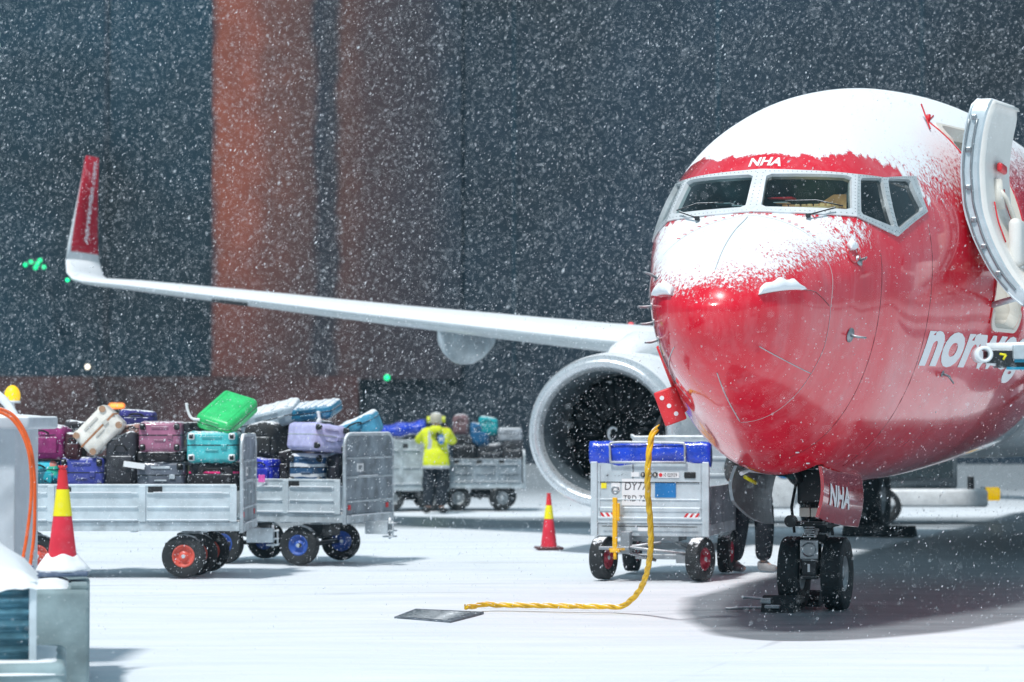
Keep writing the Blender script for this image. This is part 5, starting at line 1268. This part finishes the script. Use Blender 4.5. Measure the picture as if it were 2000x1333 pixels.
q=MB(); q.ring_loft([[Vector((.09+x*.40,y,1.33+z*.5)) for x,z in ((-.09,-.09),(-.05,-.09),(-.03,.02),(0,-.05),(.03,.02),(.05,-.09),(.09,-.09),(.05,.10),(0,.02),(-.05,.10))] for y in (-.197,-.2)],smooth=False); q.build('badge_mark','white_mark',bd)
for s_ in (-1,1):
    q=MB(); q.box((s_*.20,-.0,.55),(.06,.15,.22),bev=.028,seg=3); q.build('trouser_pocket','navy',w)
Jp=dict(pelvis=(0,0,1.0),waist=(0,0,1.16),chest=(.02,-.04,1.38),neck=(.03,-.07,1.53),head=(.03,-.10,1.66),crown=(.03,-.08,1.76),shL=(-.17,-.03,1.45),elL=(-.27,-.08,1.20),wrL=(-.28,-.25,1.05),shR=(.21,-.05,1.45),elR=(.38,-.10,1.20),wrR=(.50,-.22,1.0),
 hiL=(-.12,0,.92),knL=(-.16,-.05,.50),anL=(-.20,.02,.09),hiR=(.12,0,.92),knR=(.14,-.05,.50),anR=(.14,.03,.09),toL=(-.10,-.13,.04),toR=(.26,-.12,.04))
gp=ground(1468,1117); w2=person(Vector((gp.x,gp.y,0)),R(8),'person in a long dark coat and dark trousers standing behind the nose gear door',Jp,dict(top='coat',leg='navy',shoe='shoe',hem=-.02,long=1,hand='glove'))
w2.scale=(1.05,1.05,1.0)
q=MB(); q.lathe([(1.60,.095),(1.70,.108),(1.77,.08),(1.80,.004)],'Z',(.03,-.06,0),18); q.build('knit_hat','navy',w2)
# ------------------------------------------------------------------ falling snow: real flakes through the whole air
nfl=300000
dmin,dmax=4.5,62.
u=rng.random(nfl); dd=(dmin**3+(dmax**3-dmin**3)*u)**(1/3)
near=rng.random(nfl)<.25; dd=np.where(near,dmin+(30-dmin)*rng.random(nfl)**.6,dd)
xx=(rng.random(nfl)*2-1)*(.27*dd+.6); zt=1.8+.26*dd+.8
zz2=rng.random(nfl)*zt
sz=.0017*np.exp(rng.normal(0,.42,nfl))*np.clip(dd/22,.55,2.1)
base=np.array([[1,0,0],[-1,0,0],[0,1,0],[0,-1,0],[0,0,2.6],[0,0,-2.6]]); tri=np.array([[0,2,4],[2,1,4],[1,3,4],[3,0,4],[2,0,5],[1,2,5],[3,1,5],[0,3,5]])
th=rng.normal(.55,.35,nfl); ph=rng.random(nfl)*PI
ct,st_=np.cos(th),np.sin(th)
V=np.empty((nfl,6,3))
bx_=base[None]*(1+.35*rng.normal(size=(nfl,6,1)).clip(-1,1))
V[...,0]=bx_[...,0]*ct[:,None]+bx_[...,2]*st_[:,None]; V[...,2]=-bx_[...,0]*st_[:,None]+bx_[...,2]*ct[:,None]; V[...,1]=bx_[...,1]
V=V*sz[:,None,None]+np.stack([xx,dd,zz2],-1)[:,None,:]
# keep flakes out of solid bodies' interior by leaving them only in free air above ground
me=bpy.data.meshes.new('falling_snow'); nv=nfl*6; nt_=nfl*8
me.vertices.add(nv); me.vertices.foreach_set('co',V.reshape(-1).astype(np.float32))
F=(tri[None]+np.arange(nfl)[:,None,None]*6).reshape(-1)
me.loops.add(nt_*3); me.loops.foreach_set('vertex_index',F.astype(np.int32)); me.polygons.add(nt_); me.polygons.foreach_set('loop_start',np.arange(0,nt_*3,3,dtype=np.int32)); me.polygons.foreach_set('loop_total',np.full(nt_,3,dtype=np.int32)); me.update()
m,nt,b=new_mat('snowflake'); b.inputs['Base Color'].default_value=(.9,.93,.96,1); b.inputs['Roughness'].default_value=.9
tl_=N(nt,'ShaderNodeBsdfTranslucent'); tl_.inputs[0].default_value=(.9,.93,.96,1); mx=N(nt,'ShaderNodeMixShader'); mx.inputs[0].default_value=.45
nt.links.new(b.outputs[0],mx.inputs[1]); nt.links.new(tl_.outputs[0],mx.inputs[2]); nt.links.new(mx.outputs[0],nt.nodes['Material Output'].inputs[0])
me.materials.append(m); o=bpy.data.objects.new('falling_snow',me); COL.objects.link(o); tag(o,'dense falling snowflakes filling the night air','snowfall',kind='stuff')
# haze of fine snow
m=bpy.data.materials.new('snow_haze'); m.use_nodes=True; nt=m.node_tree; nt.nodes.clear()
pv=N(nt,'ShaderNodeVolumePrincipled'); pv.inputs['Color'].default_value=(.45,.82,1.0,1); pv.inputs['Density'].default_value=.0006; pv.inputs['Anisotropy'].default_value=.2
ou_=N(nt,'ShaderNodeOutputMaterial'); nt.links.new(pv.outputs[0],ou_.inputs['Volume'])
q=MB(); q.box((0,60,28),(330,250,58)); hz=q.build('haze','black'); hz.data.materials.clear(); hz.data.materials.append(m); tag(hz,'pale haze of fine blowing snow','haze',kind='stuff')
